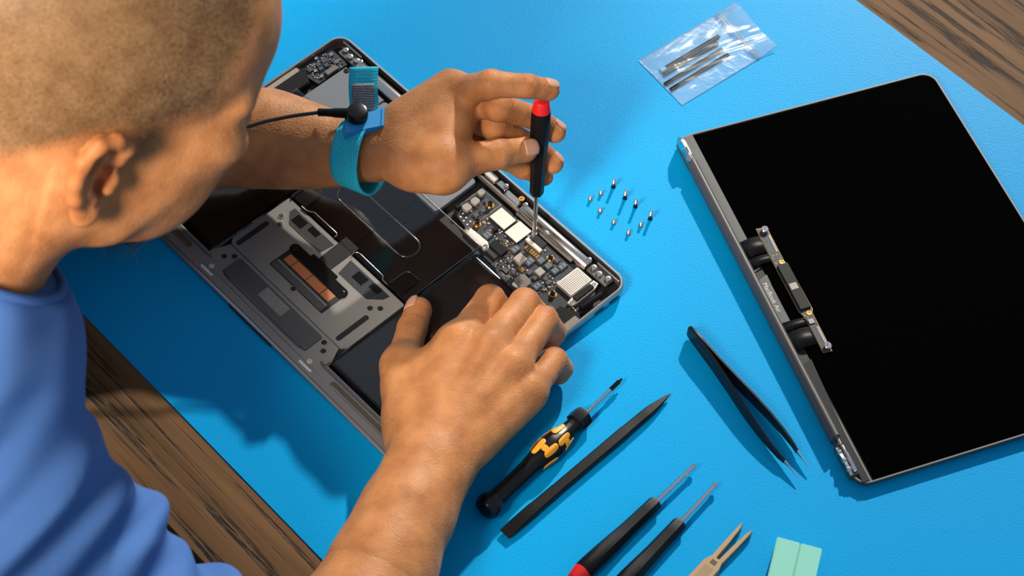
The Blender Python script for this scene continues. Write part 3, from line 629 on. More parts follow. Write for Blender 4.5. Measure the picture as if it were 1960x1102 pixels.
# two lying on the mat: read tip and handle neck, extend to full length
def lying(tip, neck, total=132.0, z0=6.4, zt=5.2):
    T = at(*tip, zt); N = at(*neck, 5.6); d = (N-T); d[2] = 0; d /= np.linalg.norm(d)
    E_ = T + d*total; E_[2] = z0; return E_, T
E1, T1 = lying((1331, 889), (1255, 961), 118.0); red_driver(E1, T1, 'black screwdriver with its red cap in view lying on the blue mat')
E2, T2 = lying((1373, 924), (1300, 1002), 118.0); red_driver(E2, T2, 'black screwdriver cut off by the lower picture edge, nearest the tan tool')
DT = at(1022.5, 452, 7.6); DP = at(1037, 191, 121.0)
red_driver(DP, DT, 'upright black screwdriver with red cap held in the hand')

# micro screwdriver with amber grip shapes
P0, P1 = at(933, 970, 9.6), at(1190, 725, 5.5)
o, L = axis_thing('micro_screwdriver', P0, P1, 'small black screwdriver with amber grip pattern and round swivel end', 'screwdriver')
k = L/134.0
xl('swivel_cap', [(-4*k, 5.0), (-3*k, 7.4), (-1*k, 8.6), (3*k, 8.8), (6*k, 7.6), (8*k, 6.2)], M['gloss'], o, 24)
xl('cap_dimple', [(-4.3*k, 3.6), (-3.9*k, 4.6)], M['black'], o, 20)
def hprof(x):
    X = np.array([7, 10, 20, 40, 48, 56, 63, 70, 76, 82, 86]); Rr = np.array([5.6, 6.2, 6.0, 6.2, 7.0, 8.2, 8.4, 7.4, 6.0, 5.4, 5.5]); return float(np.interp(x, X, Rr))
bm = bmesh.new(); rings = []; n = 28
xs = [7 + i*(86-7)/40 for i in range(41)]
for x in xs:
    r = hprof(x); q = 0.75 if x < 44 else 0.35; R = []
    for i in range(n):
        a = 2*math.pi*i/n; s = (a % (math.pi/3)) - math.pi/6; rad = r*0.93/math.cos(s)*(1-q) + r*q
        R.append(bm.verts.new((x*k, rad*math.cos(a), rad*math.sin(a))))
    rings.append(R)
for p, q in zip(rings, rings[1:]):
    for i in range(n): bm.faces.new((p[i], p[(i+1) % n], q[(i+1) % n], q[i]))
bm.faces.new(rings[0][::-1]); bm.faces.new(rings[-1])
frombm('handle', bm, M['gloss'], o, 40)
hexed('hex_collar', [(85*k, 5.6, .3), (86*k, 7.0, .1), (91*k, 7.4, 0), (95*k, 7.0, .1), (96.5*k, 4.5, .5)], M['gloss'], o)
def patch(x0, x1, a0, a1):
    """rounded grip patch wrapped on the handle between lengths x0..x1 and angles a0..a1 (degrees)"""
    vs_, fs = [], []; nx, na = 10, 10; rx = (x1-x0)/2; ra = (a1-a0)/2; e = min(rx, ra*0.13)
    for i in range(nx+1):
        s = -1 + 2*i/nx
        for j in range(na+1):
            t = -1 + 2*j/na
            # squircle mapping rounds the ends
            sx = s*math.sqrt(1-0.35*t*t); st_ = t*math.sqrt(1-0.35*s*s)
            x = (x0+x1)/2 + rx*sx; a = math.radians((a0+a1)/2 + ra*st_); r = hprof(x)*1.0+0.22
            ss = (a % (math.pi/3)) - math.pi/6; rad = r*0.93/math.cos(ss)*0.65 + r*0.35 + 0.1
            vs_.append((x*k, rad*math.cos(a), rad*math.sin(a)))
    for i in range(nx):
        for j in range(na): a = i*(na+1)+j; fs.append((a, a+1, a+na+2, a+na+1))
    ob = frompy('amber_patch', vs_, fs, M['yellow'], o, 180); md = ob.modifiers.new('thickness', 'SOLIDIFY'); md.thickness = 0.0004; md.offset = 1
def H(xc, ac, sx=1.0):
    patch(xc-8*sx, xc+5*sx, ac-46, ac-13); patch(xc-4*sx, xc+8*sx, ac+13, ac+46); patch(xc-2.2, xc+2.2, ac-18, ac+18)
for ac in (95, 215, 335): H(54, ac)
for ac in (38, 158, 278): H(70, ac, 0.9)
xl('shaft', [(94*k, 1.2), (124*k, 1.2)], M['chrome'], o, 12)
xl('tip', [(122*k, 1.3), (123*k, 1.6), (131*k, 1.6), (131.5*k, 0.9), (134*k, 0.8)], M['gloss'], o, 8)

# spudger
P0, P1 = at(966, 1022, 3.2), at(1282, 754, 3.2)
o, L = axis_thing('spudger', P0, P1, 'long black plastic pry stick with pointed end on the mat', 'pry tool')
bm = bmesh.new(); sec = [(0, 4.2, 0.5), (6, 4.4, 1.2), (14, 4.3, 2.6), (26, 4.3, 3.0), (27, 4.0, 3.0), (46, 4.0, 3.0), (47, 3.8, 3.0), (L*0.72, 3.9, 3.0), (L*0.725, 3.6, 2.9), (L*0.83, 3.4, 2.8), (L*0.87, 3.3, 2.4), (L*0.93, 2.2, 1.5), (L*0.985, 0.9, 0.7), (L, 0.35, 0.35)]
rings = []
for x, w, h in sec:
    c = min(w, h)*0.35
    rings.append([bm.verts.new((x, y, z)) for y, z in ((w, -h+c), (w, h-c), (w-c, h), (-w+c, h), (-w, h-c), (-w, -h+c), (-w+c, -h), (w-c, -h))])
for p, q in zip(rings, rings[1:]):
    for i in range(8): bm.faces.new((p[i], p[(i+1) % 8], q[(i+1) % 8], q[i]))
bm.faces.new(rings[0][::-1]); bm.faces.new(rings[-1])
frombm('stick', bm, M['black'], o, 25)

# tweezers lying on their side: two bent blades standing on edge
TE = at(1322, 634, 8.0); TA_ = at(1529, 915, 4.0); TB_ = at(1551, 896, 4.0)
mid = (np.array(TA_)+np.array(TB_))/2
o, L = axis_thing('tweezers', (TE[0], TE[1], 0), (mid[0], mid[1], 0), 'black coated tweezers with bare metal points lying on the mat', 'tweezers')
inv = o.matrix_basis.inverted()
def loc(p): return np.array(inv @ (Vector(p)*S))/S
la, lb_ = loc((TA_[0], TA_[1], 0)), loc((TB_[0], TB_[1], 0))
def blade(side, end):
    # outline of one blade: lateral offset and half height along the length
    st = [(-2.0, 0.5, 4.6), (0, 0.6, 6.0), (12, 0.9, 6.7), (30, 1.8, 6.6), (50, 3.6, 6.3), (66, 5.4, 5.8), (82, 6.6, 4.9), (96, 7.0, 3.7), (108, 6.6, 2.5)]
    xe = end[0]; ye = abs(end[1])
    body = [(x*xe/128, y, h) for x, y, h in st] + [(xe*0.885, ye*1.02+0.3, 1.7)]
    tipp = [(xe*0.883, ye*1.02+0.3, 1.6), (xe*0.95, ye, 0.9), (xe, ye-0.2, 0.25)]
    for nm, pts, mt in (('blade', body, M['blade']), ('point', tipp, M['chrome'])):
        bm = bmesh.new(); rings = []; zc = 7.0
        for x, y, h in pts:
            t = 0.75 if nm == 'blade' else max(0.2, 0.6*h/1.6); zz = zc*(1 - 0.45*max(0, x)/xe)
            rings.append([bm.verts.new((x, side*(y+dy), zz+dz)) for dy, dz in ((-t, -h), (t, -h*0.92), (t, h*0.92), (-t, h))])
        for p, q in zip(rings, rings[1:]):
            for i in range(4): bm.faces.new((p[i], p[(i+1) % 4], q[(i+1) % 4], q[i]))
        bm.faces.new(rings[0][::-1]); bm.faces.new(rings[-1])
        ob = frombm(nm, bm, mt, parent, 40)
        return_list.append(ob)
parent = o; return_list = []
blade(1.0 if la[1] > 0 else -1.0, la); blade(1.0 if lb_[1] > 0 else -1.0, lb_)

bm = bmesh.new(); sd = -1.0                        # worn print on the outer face, too small to read
sd = min((return_list[0], return_list[2]), key=lambda b_: (b_.parent.matrix_basis @ b_.data.vertices[8].co).y)
sy = 1.0 if sd.data.vertices[8].co.y > 0 else -1.0
xq = 10.0
for wds in (9, 3, 4, 5):
    for _ in range(wds):
        yy_ = sy*(0.9 + (xq-12)*0.05 + 0.80); hh = rnd.uniform(0.35, 0.8)
        vsq = [bm.verts.new((xq+dx_, yy_, 7.0+dz_)) for dx_, dz_ in ((0, -hh), (0.42, -hh*0.4), (0.42, hh*0.8), (0, hh))]; bm.faces.new(vsq); xq += 0.85
    xq += 2.2
tag(frombm('faint_print', bm, M['plate'], o, None), kind='stuff')

# tan forked plastic tweezer tool
P0 = at(1322, 1126, 3.0); P1 = at(1430, 1010, 3.0)
o, L = axis_thing('plastic_prying_fork', (P0[0], P0[1], 0), (P1[0], P1[1], 0), 'tan plastic two-pronged tool lying beside the mint block', 'tool')
bm = bmesh.new(); add_prism(bm, [(0, -6.0), (L*0.36, -6.0), (L*0.44, -4.2), (L*0.46, -3.6), (L*0.46, 3.6), (L*0.44, 4.2), (L*0.36, 6.0), (0, 6.0)], 0, 6.0, 0.5)
bd = frombm('handle', bm, M['tan'], o)
prism('groove', rr(-2, -3.2, L*0.32, 3.2, 0.8), 5.9, 6.05, plain('tan_recess', (0.36, 0.24, 0.12), 0.6), bd)
prism('square_hole', rr(L*0.36, -2.0, L*0.42, 2.0, 0.4), 5.9, 6.06, M['brown'], bd)
for s in (1, -1):
    pl = [(L*0.44, 0.9), (L*0.44, 4.2), (L*0.70, 4.4), (L*0.90, 4.2), (L*0.94, 4.6), (L, 4.2), (L*0.995, 3.4), (L*0.93, 3.0), (L*0.89, 2.0), (L*0.86, 2.6), (L*0.70, 1.6)]
    pl = [(x, s*y) for x, y in pl]
    if s < 0: pl = pl[::-1]
    prism('prong', pl, 0.6, 4.8, M['tan'], o, 0.3)

# mint plastic block, two halves
b0, b1, b2 = at(1488, 1026, 14), at(1574, 1049, 14), at(1466, 1104, 14)
ang = math.atan2(b1[1]-b0[1], b1[0]-b0[0]); wd = float(np.linalg.norm(b1-b0))
o = empty('mint_case', (b0[0], b0[1], 0), ang, 'mint green plastic block with a seam at the lower picture edge', 'case')
prism('half', rr(0, -62, wd*0.52-0.25, 0, 1.2), 0, 14, M['mint'], o, 0.7, 2); prism('half', rr(wd*0.52+0.25, -62, wd, 0, 1.2), 0, 14, M['mint'], o, 0.7, 2)
prism('seam', rr(wd*0.52-0.4, -61, wd*0.52+0.4, -0.8), 0.5, 12.6, plain('mint_seam', (0.10, 0.40, 0.32), 0.6), o)

# ------------------------------------------------------------------ zip bag with adhesive strips
c = [at(1223, 116, 0.3), at(1306, 201, 0.3), at(1486, 92, 0.3), at(1405, 8, 0.3)]
bag = empty('zip_bag', (c[0][0], c[0][1], 0), 0, 'small clear plastic zip bag at the top of the mat', 'bag')
def bq(s, t): # s: along the bag 0 (closed end) .. 1 (zip), t across
    p = (1-s)*((1-t)*c[0]+t*c[1]) + s*((1-t)*c[3]+t*c[2]); return p - c[0]
def bh(s, t):
    e = min(s, 1.05-s, t, 1-t); e = max(0, min(1, e*6))
    return e*(2.2 + 0.5*math.sin(9*s+4*t) + 0.4*math.sin(17*t-7*s))
nb_ = 44
for nm, up in (('front_film', 1), ('back_film', 0)):
    vs_, fs = [], []
    for i in range(nb_+1):
        for j in range(nb_+1):
            s, t = i/nb_, j/nb_; p = bq(s, t)
            w = 0.45*math.sin(23*s+11*math.sin(5*t))*math.sin(13*t+3*s)*min(1, 8*min(t, 1-t, s+.02))
            lift = 3.2*max(0, (s-0.80)/0.2)**1.5 * (0.6+0.4*math.sin(7*t))
            z = (0.35 + (bh(s, t)+w if up else 0.0)) + lift + (0.25 if up else 0)
            vs_.append((p[0], p[1], max(0.1, z)))
    for i in range(nb_):
        for j in range(nb_): a = i*(nb_+1)+j; fs.append((a, a+nb_+1, a+nb_+2, a+1))
    frompy(nm, vs_, fs, M['bag'], bag, 180)
for s_, r_ in ((0.80, 0.55), (0.825, 0.55)): tube('zip_seal', [tuple(bq(s_, t/12)[:2]) + (1.0+bh(s_, t/12)*0.6 + 3.2*max(0, (s_-0.8)/0.2)**1.5,) for t in range(13)], r_, M['bagseal'], bag, 8)
for (s0, s1, t0) in ((0, 1, 0.0), (0, 1, 1.0)): tube('side_weld', [tuple(bq(i/12, t0)[:2]) + (0.5 + 3.2*max(0, (i/12-0.8)/0.2)**1.5*(0.6+0.4*math.sin(7*t0)),) for i in range(13)], 0.22, M['bagseal'], bag, 6)
tube('bottom_weld', [tuple(bq(0, i/12)[:2]) + (0.5,) for i in range(13)], 0.3, M['bagseal'], bag, 6)
SL = [((1272, 131), (1376, 69), 'dark adhesive strip nearest the upper side of the zip bag, teal tab at its end'), ((1270, 143), (1374, 82), 'dark adhesive strip second from the upper side of the zip bag'), ((1272, 162), (1382, 94), 'dark adhesive strip third from the upper side of the zip bag'), ((1283, 172), (1394, 104), 'dark adhesive strip nearest the lower side of the zip bag')]
for (a, b, lab) in SL:
    A_, B_ = at(*a, 0.9), at(*b, 0.9)
    o, L = axis_thing('adhesive_strip', (A_[0], A_[1], 0.75), (B_[0], B_[1], 0.75), lab, 'strip', 'adhesive strips in the bag')
    prism('strip', rr(0, -1.45, L, 1.45, 0.1), 0, 0.8, M['darkstrip'], o)
    prism('liner', rr(0.5, -1.0, L-0.5, -0.6), 0.8, 0.86, M['chipdk'], o)
    if 'teal' in lab: prism('pull_tab', rr(-3.6, -1.5, 1.0, 2.2, 0.3), 0.1, 0.9, M['tag'], o)

# ------------------------------------------------------------------ loose screws standing on their heads
def screw_thing(px, py, long, lab, grp):
    p = at(px, py, 0)
    o = empty('long_screw' if long else 'short_screw', (p[0], p[1], 0), 0, lab, 'screw', grp)
    h = 9.4 if long else 3.9
    lathe('head', (0, 0, 0), (0, 0, 1), [(0, 1.5), (0.3, 1.75), (0.9, 1.6), (1.2, 1.0)], M['gloss'] if long else M['induct2'], o, 14)
    prof = []
    if long:
        lathe('collar', (0, 0, 0.9), (0, 0, 2), [(0, 1.25), (3.6, 1.15)], M['gloss'], o, 12)
        z0 = 4.2
    else: z0 = 1.0
    z = z0
    while z < h-0.5: prof += [(z-z0, 0.95), (z-z0+0.2, 1.15), (z-z0+0.4, 0.95)]; z += 0.45
    prof += [(h-z0, 0.7)]
    lathe('thread', (0, 0, z0), (0, 0, z0+1), prof, M['chrome'], o, 12)
for i, (q, lab) in enumerate((((1174, 358), 'long screw standing farthest from the display lid in the long row'), ((1196, 380), 'second long standing screw counted from the hand'), ((1216, 396), 'third long standing screw counted from the hand'), ((1244.5, 419), 'long screw standing nearest the display lid'))):
    screw_thing(*q, True, lab, 'long loose screws')
for q, lab in (((1130, 382), 'short screw standing nearest the hand holding the screwdriver'), ((1150.5, 371), 'short screw standing left of the first long screw'), ((1149, 405), 'short screw below the pair nearest the hand'), ((1175, 427), 'short screw between the third and the lowest short screw'), ((1203, 447), 'lowest short screw, nearest the bottom of the group'), ((1226.5, 432), 'short screw standing left of the long screw nearest the lid')):
    screw_thing(*q, False, lab, 'short loose screws')
# ------------------------------------------------------------------ person: one continuous skin grown from a distance field
class Field:
    def __init__(self, lo, hi, h):
        self.h = h; self.lo = np.array(lo, float); n = np.ceil((np.array(hi, float)-self.lo)/h).astype(int)+1
        self.n = n; self.F = np.full(tuple(n), 25.0, np.float32)
        self.ax = [self.lo[i] + h*np.arange(n[i], dtype=np.float32) for i in range(3)]
    def sub(self, lo, hi):
        a = np.clip(np.floor((np.array(lo)-self.lo)/self.h).astype(int), 0, self.n); b = np.clip(np.ceil((np.array(hi)-self.lo)/self.h).astype(int)+1, 0, self.n)
        sl_ = tuple(slice(int(a[i]), int(b[i])) for i in range(3))
        x = self.ax[0][sl_[0]][:, None, None]; y = self.ax[1][sl_[1]][None, :, None]; z = self.ax[2][sl_[2]][None, None, :]
        return sl_, x, y, z
    def put(self, lo, hi, fn, k=0.0, carve=False):
        sl_, x, y, z = self.sub(lo, hi)
        if any(s.stop <= s.start for s in sl_): return
        d = fn(x, y, z).astype(np.float32); f = self.F[sl_]
        if carve: self.F[sl_] = -smin(-f, d, k)
        else: self.F[sl_] = smin(f, d, k)
    def cap(self, a, b, ra, rb, k=0.0, carve=False, pad=14):
        a, b = np.array(a, float), np.array(b, float); r = max(ra, rb)+pad
        ba = b-a; bb = float(ba@ba)+1e-9
        def fn(x, y, z):
            px, py, pz = x-a[0], y-a[1], z-a[2]
            t = np.clip((px*ba[0]+py*ba[1]+pz*ba[2])/bb, 0, 1)
            return np.sqrt((px-t*ba[0])**2+(py-t*ba[1])**2+(pz-t*ba[2])**2) - (ra+(rb-ra)*t)
        self.put(np.minimum(a, b)-r, np.maximum(a, b)+r, fn, k, carve)
    def ell(self, c, rad, k=0.0, R=None, carve=False, pad=14):
        c = np.array(c, float); rad = np.array(rad, float); R = np.eye(3) if R is None else np.array(R, float)   # columns: axes
        ext = np.abs(R) @ rad + pad
        def fn(x, y, z):
            px, py, pz = x-c[0], y-c[1], z-c[2]
            q = [(px*R[0, i]+py*R[1, i]+pz*R[2, i]) for i in range(3)]
            k0 = np.sqrt(sum((q[i]/rad[i])**2 for i in range(3))); k1 = np.sqrt(sum((q[i]/rad[i]**2)**2 for i in range(3)))+1e-6
            return k0*(k0-1)/k1
        self.put(c-ext, c+ext, fn, k, carve)
def smin(a, b, k):
    if k <= 0: return np.minimum(a, b)
    h = np.maximum(k-np.abs(a-b), 0)/k
    return np.minimum(a, b) - h*h*k*0.25
def surfnet(G):
    F = G.F; s = F < 0; n = np.array(F.shape)
    c = s[:-1, :-1, :-1].astype(np.int8)
    for dx in (0, 1):
        for dy in (0, 1):
            for dz in (0, 1):
                if dx+dy+dz: c = c + s[dx:n[0]-1+dx, dy:n[1]-1+dy, dz:n[2]-1+dz]
    act = (c > 0) & (c < 8); idx = np.argwhere(act); ids = np.full(act.shape, -1, np.int32); ids[act] = np.arange(len(idx))
    acc = np.zeros((len(idx), 3)); cnt = np.zeros(len(idx))
    corner = [(0, 0, 0), (1, 0, 0), (0, 1, 0), (1, 1, 0), (0, 0, 1), (1, 0, 1), (0, 1, 1), (1, 1, 1)]
    val = [F[idx[:, 0]+a, idx[:, 1]+b, idx[:, 2]+d] for a, b, d in corner]
    for i in range(8):
        for j in range(i+1, 8):
            df = np.array(corner[j])-np.array(corner[i])
            if np.abs(df).sum() != 1: continue
            m = (val[i] < 0) != (val[j] < 0); t = val[i][m]/(val[i][m]-val[j][m])
            acc[m] += np.array(corner[i]) + t[:, None]*df; cnt[m] += 1
    V = G.lo + G.h*(idx + acc/np.maximum(cnt, 1)[:, None])
    faces = []
    for axis in range(3):
        o1, o2 = (axis+1) % 3, (axis+2) % 3
        sa = [slice(None)]*3; sb = [slice(None)]*3; sa[axis] = slice(0, n[axis]-1); sb[axis] = slice(1, n[axis])
        A, B = s[tuple(sa)], s[tuple(sb)]
        e = np.argwhere(A != B); e = e[(e[:, o1] > 0) & (e[:, o2] > 0) & (e[:, o1] < n[o1]-1) & (e[:, o2] < n[o2]-1)]
        ins = A[e[:, 0], e[:, 1], e[:, 2]]
        q = []
        for d1, d2 in ((1, 1), (0, 1), (0, 0), (1, 0)):
            p = e.copy(); p[:, o1] -= d1; p[:, o2] -= d2; q.append(ids[p[:, 0], p[:, 1], p[:, 2]])
        q = np.stack(q, 1); q[~ins] = q[~ins][:, ::-1]; faces.append(q)
    Fc = np.concatenate(faces); Fc = Fc[(Fc >= 0).all(1)]
    return V, Fc
def relax(V, F, it=2, lam=0.5):
    E = np.concatenate([F[:, [0, 1]], F[:, [1, 2]], F[:, [2, 3]], F[:, [3, 0]]]); E = np.concatenate([E, E[:, ::-1]])
    deg = np.bincount(E[:, 0], minlength=len(V)).astype(float); deg[deg == 0] = 1
    for i in range(it):
        m = np.stack([np.bincount(E[:, 0], weights=V[E[:, 1], k], minlength=len(V)) for k in range(3)], 1)/deg[:, None]
        l = lam if i % 2 == 0 else -lam*1.02
        V = V + l*(m-V)
    return V

SKIN = np.array([0.47, 0.207, 0.080])
parts = []                                        # (verts, faces, colours)
spots = []                                        # (centre, radius, colour, amount)

# ---- right hand, flat on the laptop, thumb to the left
A = lambda px, py, z: np.array(at(px, py, z))
R_W = A(818, 898, 42)
RH = dict(
    thumb=[(A(778, 838, 36), 15), (A(769, 700, 30), 13.2), (A(789, 628, 19), 10.2), (A(801, 594, 16), 9.2)],
    index=[(A(878, 655, 48), 12.0), (A(938, 574, 38), 10.4)], middle=[(A(938, 664, 52), 12.0), (A(1004, 580, 39), 10.3)],
    ring=[(A(980, 703, 49), 11.4), (A(1041, 613, 35), 9.8)], little=[(A(1014, 748, 41), 10.2), (A(1061, 690, 29), 8.8)])
for nm, (dx, dy) in dict(index=(6, 7), middle=(7, 6), ring=(7, 4), little=(5, 3)).items():
    p = RH[nm][1][0]; z2 = max(15.0, p[2]-20)
    RH[nm].append((p + np.array([dx, dy, -(p[2]-z2)]), RH[nm][1][1]*0.93)); q = RH[nm][2][0]
    RH[nm].append((q + np.array([-dx*0.2, -dy*0.2, -5.0]), RH[nm][1][1]*0.85))
def lerp(a, b, t): return a+(b-a)*t
def arm_hand(H, W, elbow_chain, h, extra, tendons):
    pts = [p for f in H.values() for p, r in f] + [W] + [p for p, r in elbow_chain]
    lo = np.min(pts, 0)-38; hi = np.max(pts, 0)+38
    P = Field(lo, hi, h); Q = Field(lo, hi, h)
    ch = [(W, None)]
    for (a, ra), (b, rb) in zip(elbow_chain, elbow_chain[1:]): P.cap(a, b, ra, rb, 18)
    for nm in ('index', 'middle', 'ring', 'little'):
        m, r = H[nm][0]; P.cap(tendons['w_'+nm], m, tendons['wr'], r*1.04, 9)
        up = tendons['up']; P.cap(lerp(tendons['w_'+nm], m, 0.3)+up*9.5, m+up*(r-1.6), 4.0, 3.2, 5)
    P.cap(H['thumb'][0][0], H['thumb'][1][0], H['thumb'][0][1], H['thumb'][1][1], 9)
    for (a, b, ra, rb, k) in extra: P.cap(a, b, ra, rb, k)
    for nm, f in H.items():
        st = 1 if nm == 'thumb' else 0
        for (a, ra), (b, rb) in zip(f[st:], f[st+1:]):
            mid = (a+b)/2; rm = min(ra, rb)*0.95 + 0.02*(ra+rb)
            Q.cap(a, mid, ra, rm, 1.4); Q.cap(mid, b, rm, rb, 1.4)
    P.F = smin(P.F, Q.F, 7.0)
    V, Fc = surfnet(P); return relax(V, Fc, 4, 0.45), Fc
wd_ = (A(905, 880, 42)-A(750, 850, 42)); wd_ /= np.linalg.norm(wd_)
tR = dict(w_index=R_W-wd_*9+[0, 0, 3], w_middle=R_W-wd_*3+[0, 0, 4], w_ring=R_W+wd_*4+[0, 0, 2], w_little=R_W+wd_*10, up=np.array([0.0, 0.0, 1.0]), wr=15.5)
chainR = [(R_W, 21.5), (A(776, 985, 42), 25.0), (A(733, 1085, 42), 29.5), (A(652, 1250, 42), 36), (A(530, 1440, 36), 42)]
exR = [(R_W-wd_*7, A(756, 1000, 42), 19, 23, 8), (R_W+wd_*8, A(800, 985, 42), 19, 22, 8),
       (A(900, 842, 36), A(995, 765, 36), 15.5, 12.5, 8), (A(775, 740, 32), A(862, 668, 42), 12, 12, 10), (A(800, 770, 36), A(880, 700, 44), 14, 12, 10), (A(790, 800, 36), A(840, 760, 40), 16, 16, 10)]
parts.append(arm_hand(RH, R_W, chainR[:4], 0.95, exR, tR))

# ---- left hand, holding the upright screwdriver
LW = A(724, 294, 86)
LH = dict(
    thumb=[(A(778, 304, 92), 16.5), (A(852, 318, 101), 14.8), (A(950, 294, 97), 10.6), (A(1004, 286, 89), 8.9)],
    index=[(A(868, 178, 104), 12.4), (A(940, 161, 137), 9.8), (A(1010, 165, 137), 8.2), (A(1050, 172, 129.5), 7.3)],
    middle=[(A(888, 192, 90), 11.6), (A(955, 206, 112), 9.6), (A(1022, 224, 94), 8.4), (A(1062, 252, 86), 7.7)],
    ring=[(A(890, 216, 76), 11), (A(948, 245, 93), 9.2), (A(1020, 278, 71), 8.0), (A(1058, 312, 60), 7.5)],
    little=[(A(884, 240, 63), 10), (A(940, 290, 75), 8.4), (A(1000, 322, 58), 7.2), (A(1041, 338, 47), 6.6)])
chainL = [(LW, 18.0), (A(640, 287, 73), 20.5), (A(575, 277, 69), 25.0), (A(506, 264, 66), 29.5), (A(400, 268, 63), 34), (A(180, 310, 58), 40), (A(20, 350, 56), 44)]
tL = dict(w_index=LW+[2, 2, 5], w_middle=LW+[2, 5, 0], w_ring=LW+[0, 6, -5], w_little=LW+[0, 5, -9], up=np.array([-0.35, 0.75, 0.55]), wr=13.0)
exL = [(A(784, 254, 95), A(852, 216, 103), 17, 15, 12), (A(790, 286, 93), A(846, 258, 102), 18, 15, 12), (A(796, 318, 93), A(842, 324, 99), 16, 15, 12), (A(780, 232, 96), A(860, 182, 104), 14, 13, 12), (A(846, 300, 101), A(870, 225, 103), 13, 13, 12),
       (LW+[0, 6, -9], A(640, 287, 73)+[0, 12, -17], 12.5, 17, 10), (A(640, 287, 73)+[0, 12, -17], A(506, 264, 66)+[0, 13, -18], 17, 24, 12)]
parts.append(arm_hand(LH, LW, chainL[:5], 0.95, exL, tL))

# ---- head, built in its own frame (x forward, y to his right, z up)
HF = np.array([0.832, 0.305, -0.464]); HU = np.array([0.359, 0.341, 0.869]); HF /= np.linalg.norm(HF); HU -= HF*(HF@HU); HU /= np.linalg.norm(HU)
HR = np.cross(HF, HU)                             # to his right
HM = np.stack([HF, HR, HU], 1); HS = 0.975
HO = np.array([-241.9, -102.6, 329.0])
def hw(p): return HO + HS*(np.asarray(p, float) @ HM.T)
NBw = A(-170, 560, 245); NB = (NBw-HO) @ HM / HS
G = Field((-150, -105, -190), (135, 125, 145), 1.7)
G.ell((-6, 0, 46), (97, 75, 82), 0)
G.ell((44, 0, 50), (50, 62, 50), 18)
G.ell((40, 0, -28), (50, 55, 72), 22)
for s in (1, -1):
    G.ell((58, s*45, -2), (27, 19, 19), 14); G.ell((52, s*42, -34), (34, 20, 34), 18)
    G.cap((84, s*6, 31), (68, s*50, 27), 9, 8.5, 12)
    G.cap((2, s*54, -42), (76, s*14, -94), 13, 16, 18)
    G.ell((22, s*54, -32), (34, 15, 36), 16)
    G.ell((60, s*38, -58), (26, 18, 30), 14)
    G.ell((93, s*31, 8), (15, 17, 11), 8, carve=True)
    G.ell((76, s*31, 8), (13.5, 14, 12.5), 3)
G.cap((88, 0, 26), (107, 0, -20), 7, 8.5, 8); 
for s in (1, -1): G.ell((98, s*11, -25), (11, 8, 8), 6)
G.ell((84, 0, -58), (19, 30, 22), 12); G.cap((95, -18, -55), (95, 18, -55), 5, 5, 5); G.cap((94, -16, -64), (94, 16, -64), 5.5, 5.5, 5); G.cap((103, -20, -59.5), (103, 20, -59.5), 2.2, 2.2, 3, carve=True)
G.ell((80, 0, -92), (19, 24, 17), 12)
# neck and nape
G.cap((-28, 0, -30), NB, 58, 60, 26, pad=30)
for s in (1, -1): G.cap((-14, s*44, -30), NB + np.array([0, s*30, 0]), 20, 24, 20)
# ears
def ear(s):
    E_ = lambda x, z, d=0.0: (x*0.85-7, s*(75+d*0.9), z*0.82-9)
    G.ell((-14, s*79, -7), (14.5, 6.5, 25), 5, R=np.stack([np.array([0.94, s*-0.30, 0.17]), np.array([0.30, s*0.95, 0.0]), np.array([-0.17, 0.0, 0.985])], 1) if s > 0 else np.stack([np.array([0.94, 0.30, 0.17]), np.array([-0.30, 0.95, 0.0]), np.array([-0.17, 0.0, 0.985])], 1))
    rim_ = [(4, 14, 5), (4, 26, 9), (-6, 34, 13), (-18, 32, 17), (-25, 20, 19), (-25, 4, 18), (-20, -10, 15), (-13, -22, 11)]
    for p, q in zip(rim_, rim_[1:]): G.cap(E_(*p), E_(*q), 4.3, 4.3, 2.5)
    G.ell(E_(-7, -26, 9), (8, 5, 9), 4)
    G.ell(E_(-3, -3, 9), (9, 11, 12), 2.5, carve=True); G.ell(E_(-12, 17, 17), (7, 6, 10), 3, carve=True)
    anti = [(-10, 22, 11), (-16, 8, 13), (-13, -8, 12), (-6, -14, 10)]
    for p, q in zip(anti, anti[1:]): G.cap(E_(*p), E_(*q), 3.2, 3.2, 2)
    G.cap(E_(6, -3, 4), E_(3, -8, 7), 4.0, 3.4, 3)
ear(1); ear(-1)
Vh, Fh = surfnet(G); Vh = relax(Vh, Fh, 4, 0.45)
_t = np.clip((-Vh[:, 2]-5)/95, 0, 1); _s = np.clip((Vh[:, 0]-10)/50, 0, 1); _s = _s*_s*(3-2*_s)
Vh[:, 0] -= 22*_t**0.7*_s; Vh[:, 2] += 15*_t**1.5*_s*1.0
# hair line mask in head coordinates
def hairmask(v):
    x, y, z = v[:, 0], np.abs(v[:, 1]), v[:, 2]
    side = z - (9 + np.clip((x-10)/40, 0, 1)*20 - np.clip((-x-8)/45, 0, 1)*34)       # lower limit, dropping to the nape behind the ear
    front = (66 + 0.10*(z-60) - 0.0022*y*y*1.2) - x                                     # forehead limit
    temple = 12 - (x-34)*0.9 + (z-18)*0.55
    m = np.minimum(np.clip(side/13, 0, 1), np.clip(front/14, 0, 1))
    side_burn = np.clip(1-np.abs(x-16)/13, 0, 1)*np.clip((z+14)/14, 0, 1)*(y > 55)*0.8
    return np.maximum(m, side_burn)*(v[:, 2] > -70)
hm = hairmask(Vh)*(np.abs(Vh[:, 1]) < 79)
beard = np.clip((-62-Vh[:, 2])/10, 0, 1)*np.clip((Vh[:, 0]-30)/14, 0, 1)*np.clip((52-np.abs(Vh[:, 1]))/10, 0, 1)
colh = SKIN[None]*(1-hm[:, None]*np.array([0.48, 0.32, 0.18])) ; colh = colh*(1-0.45*np.clip(beard*1.6, 0, 1)[:, None])
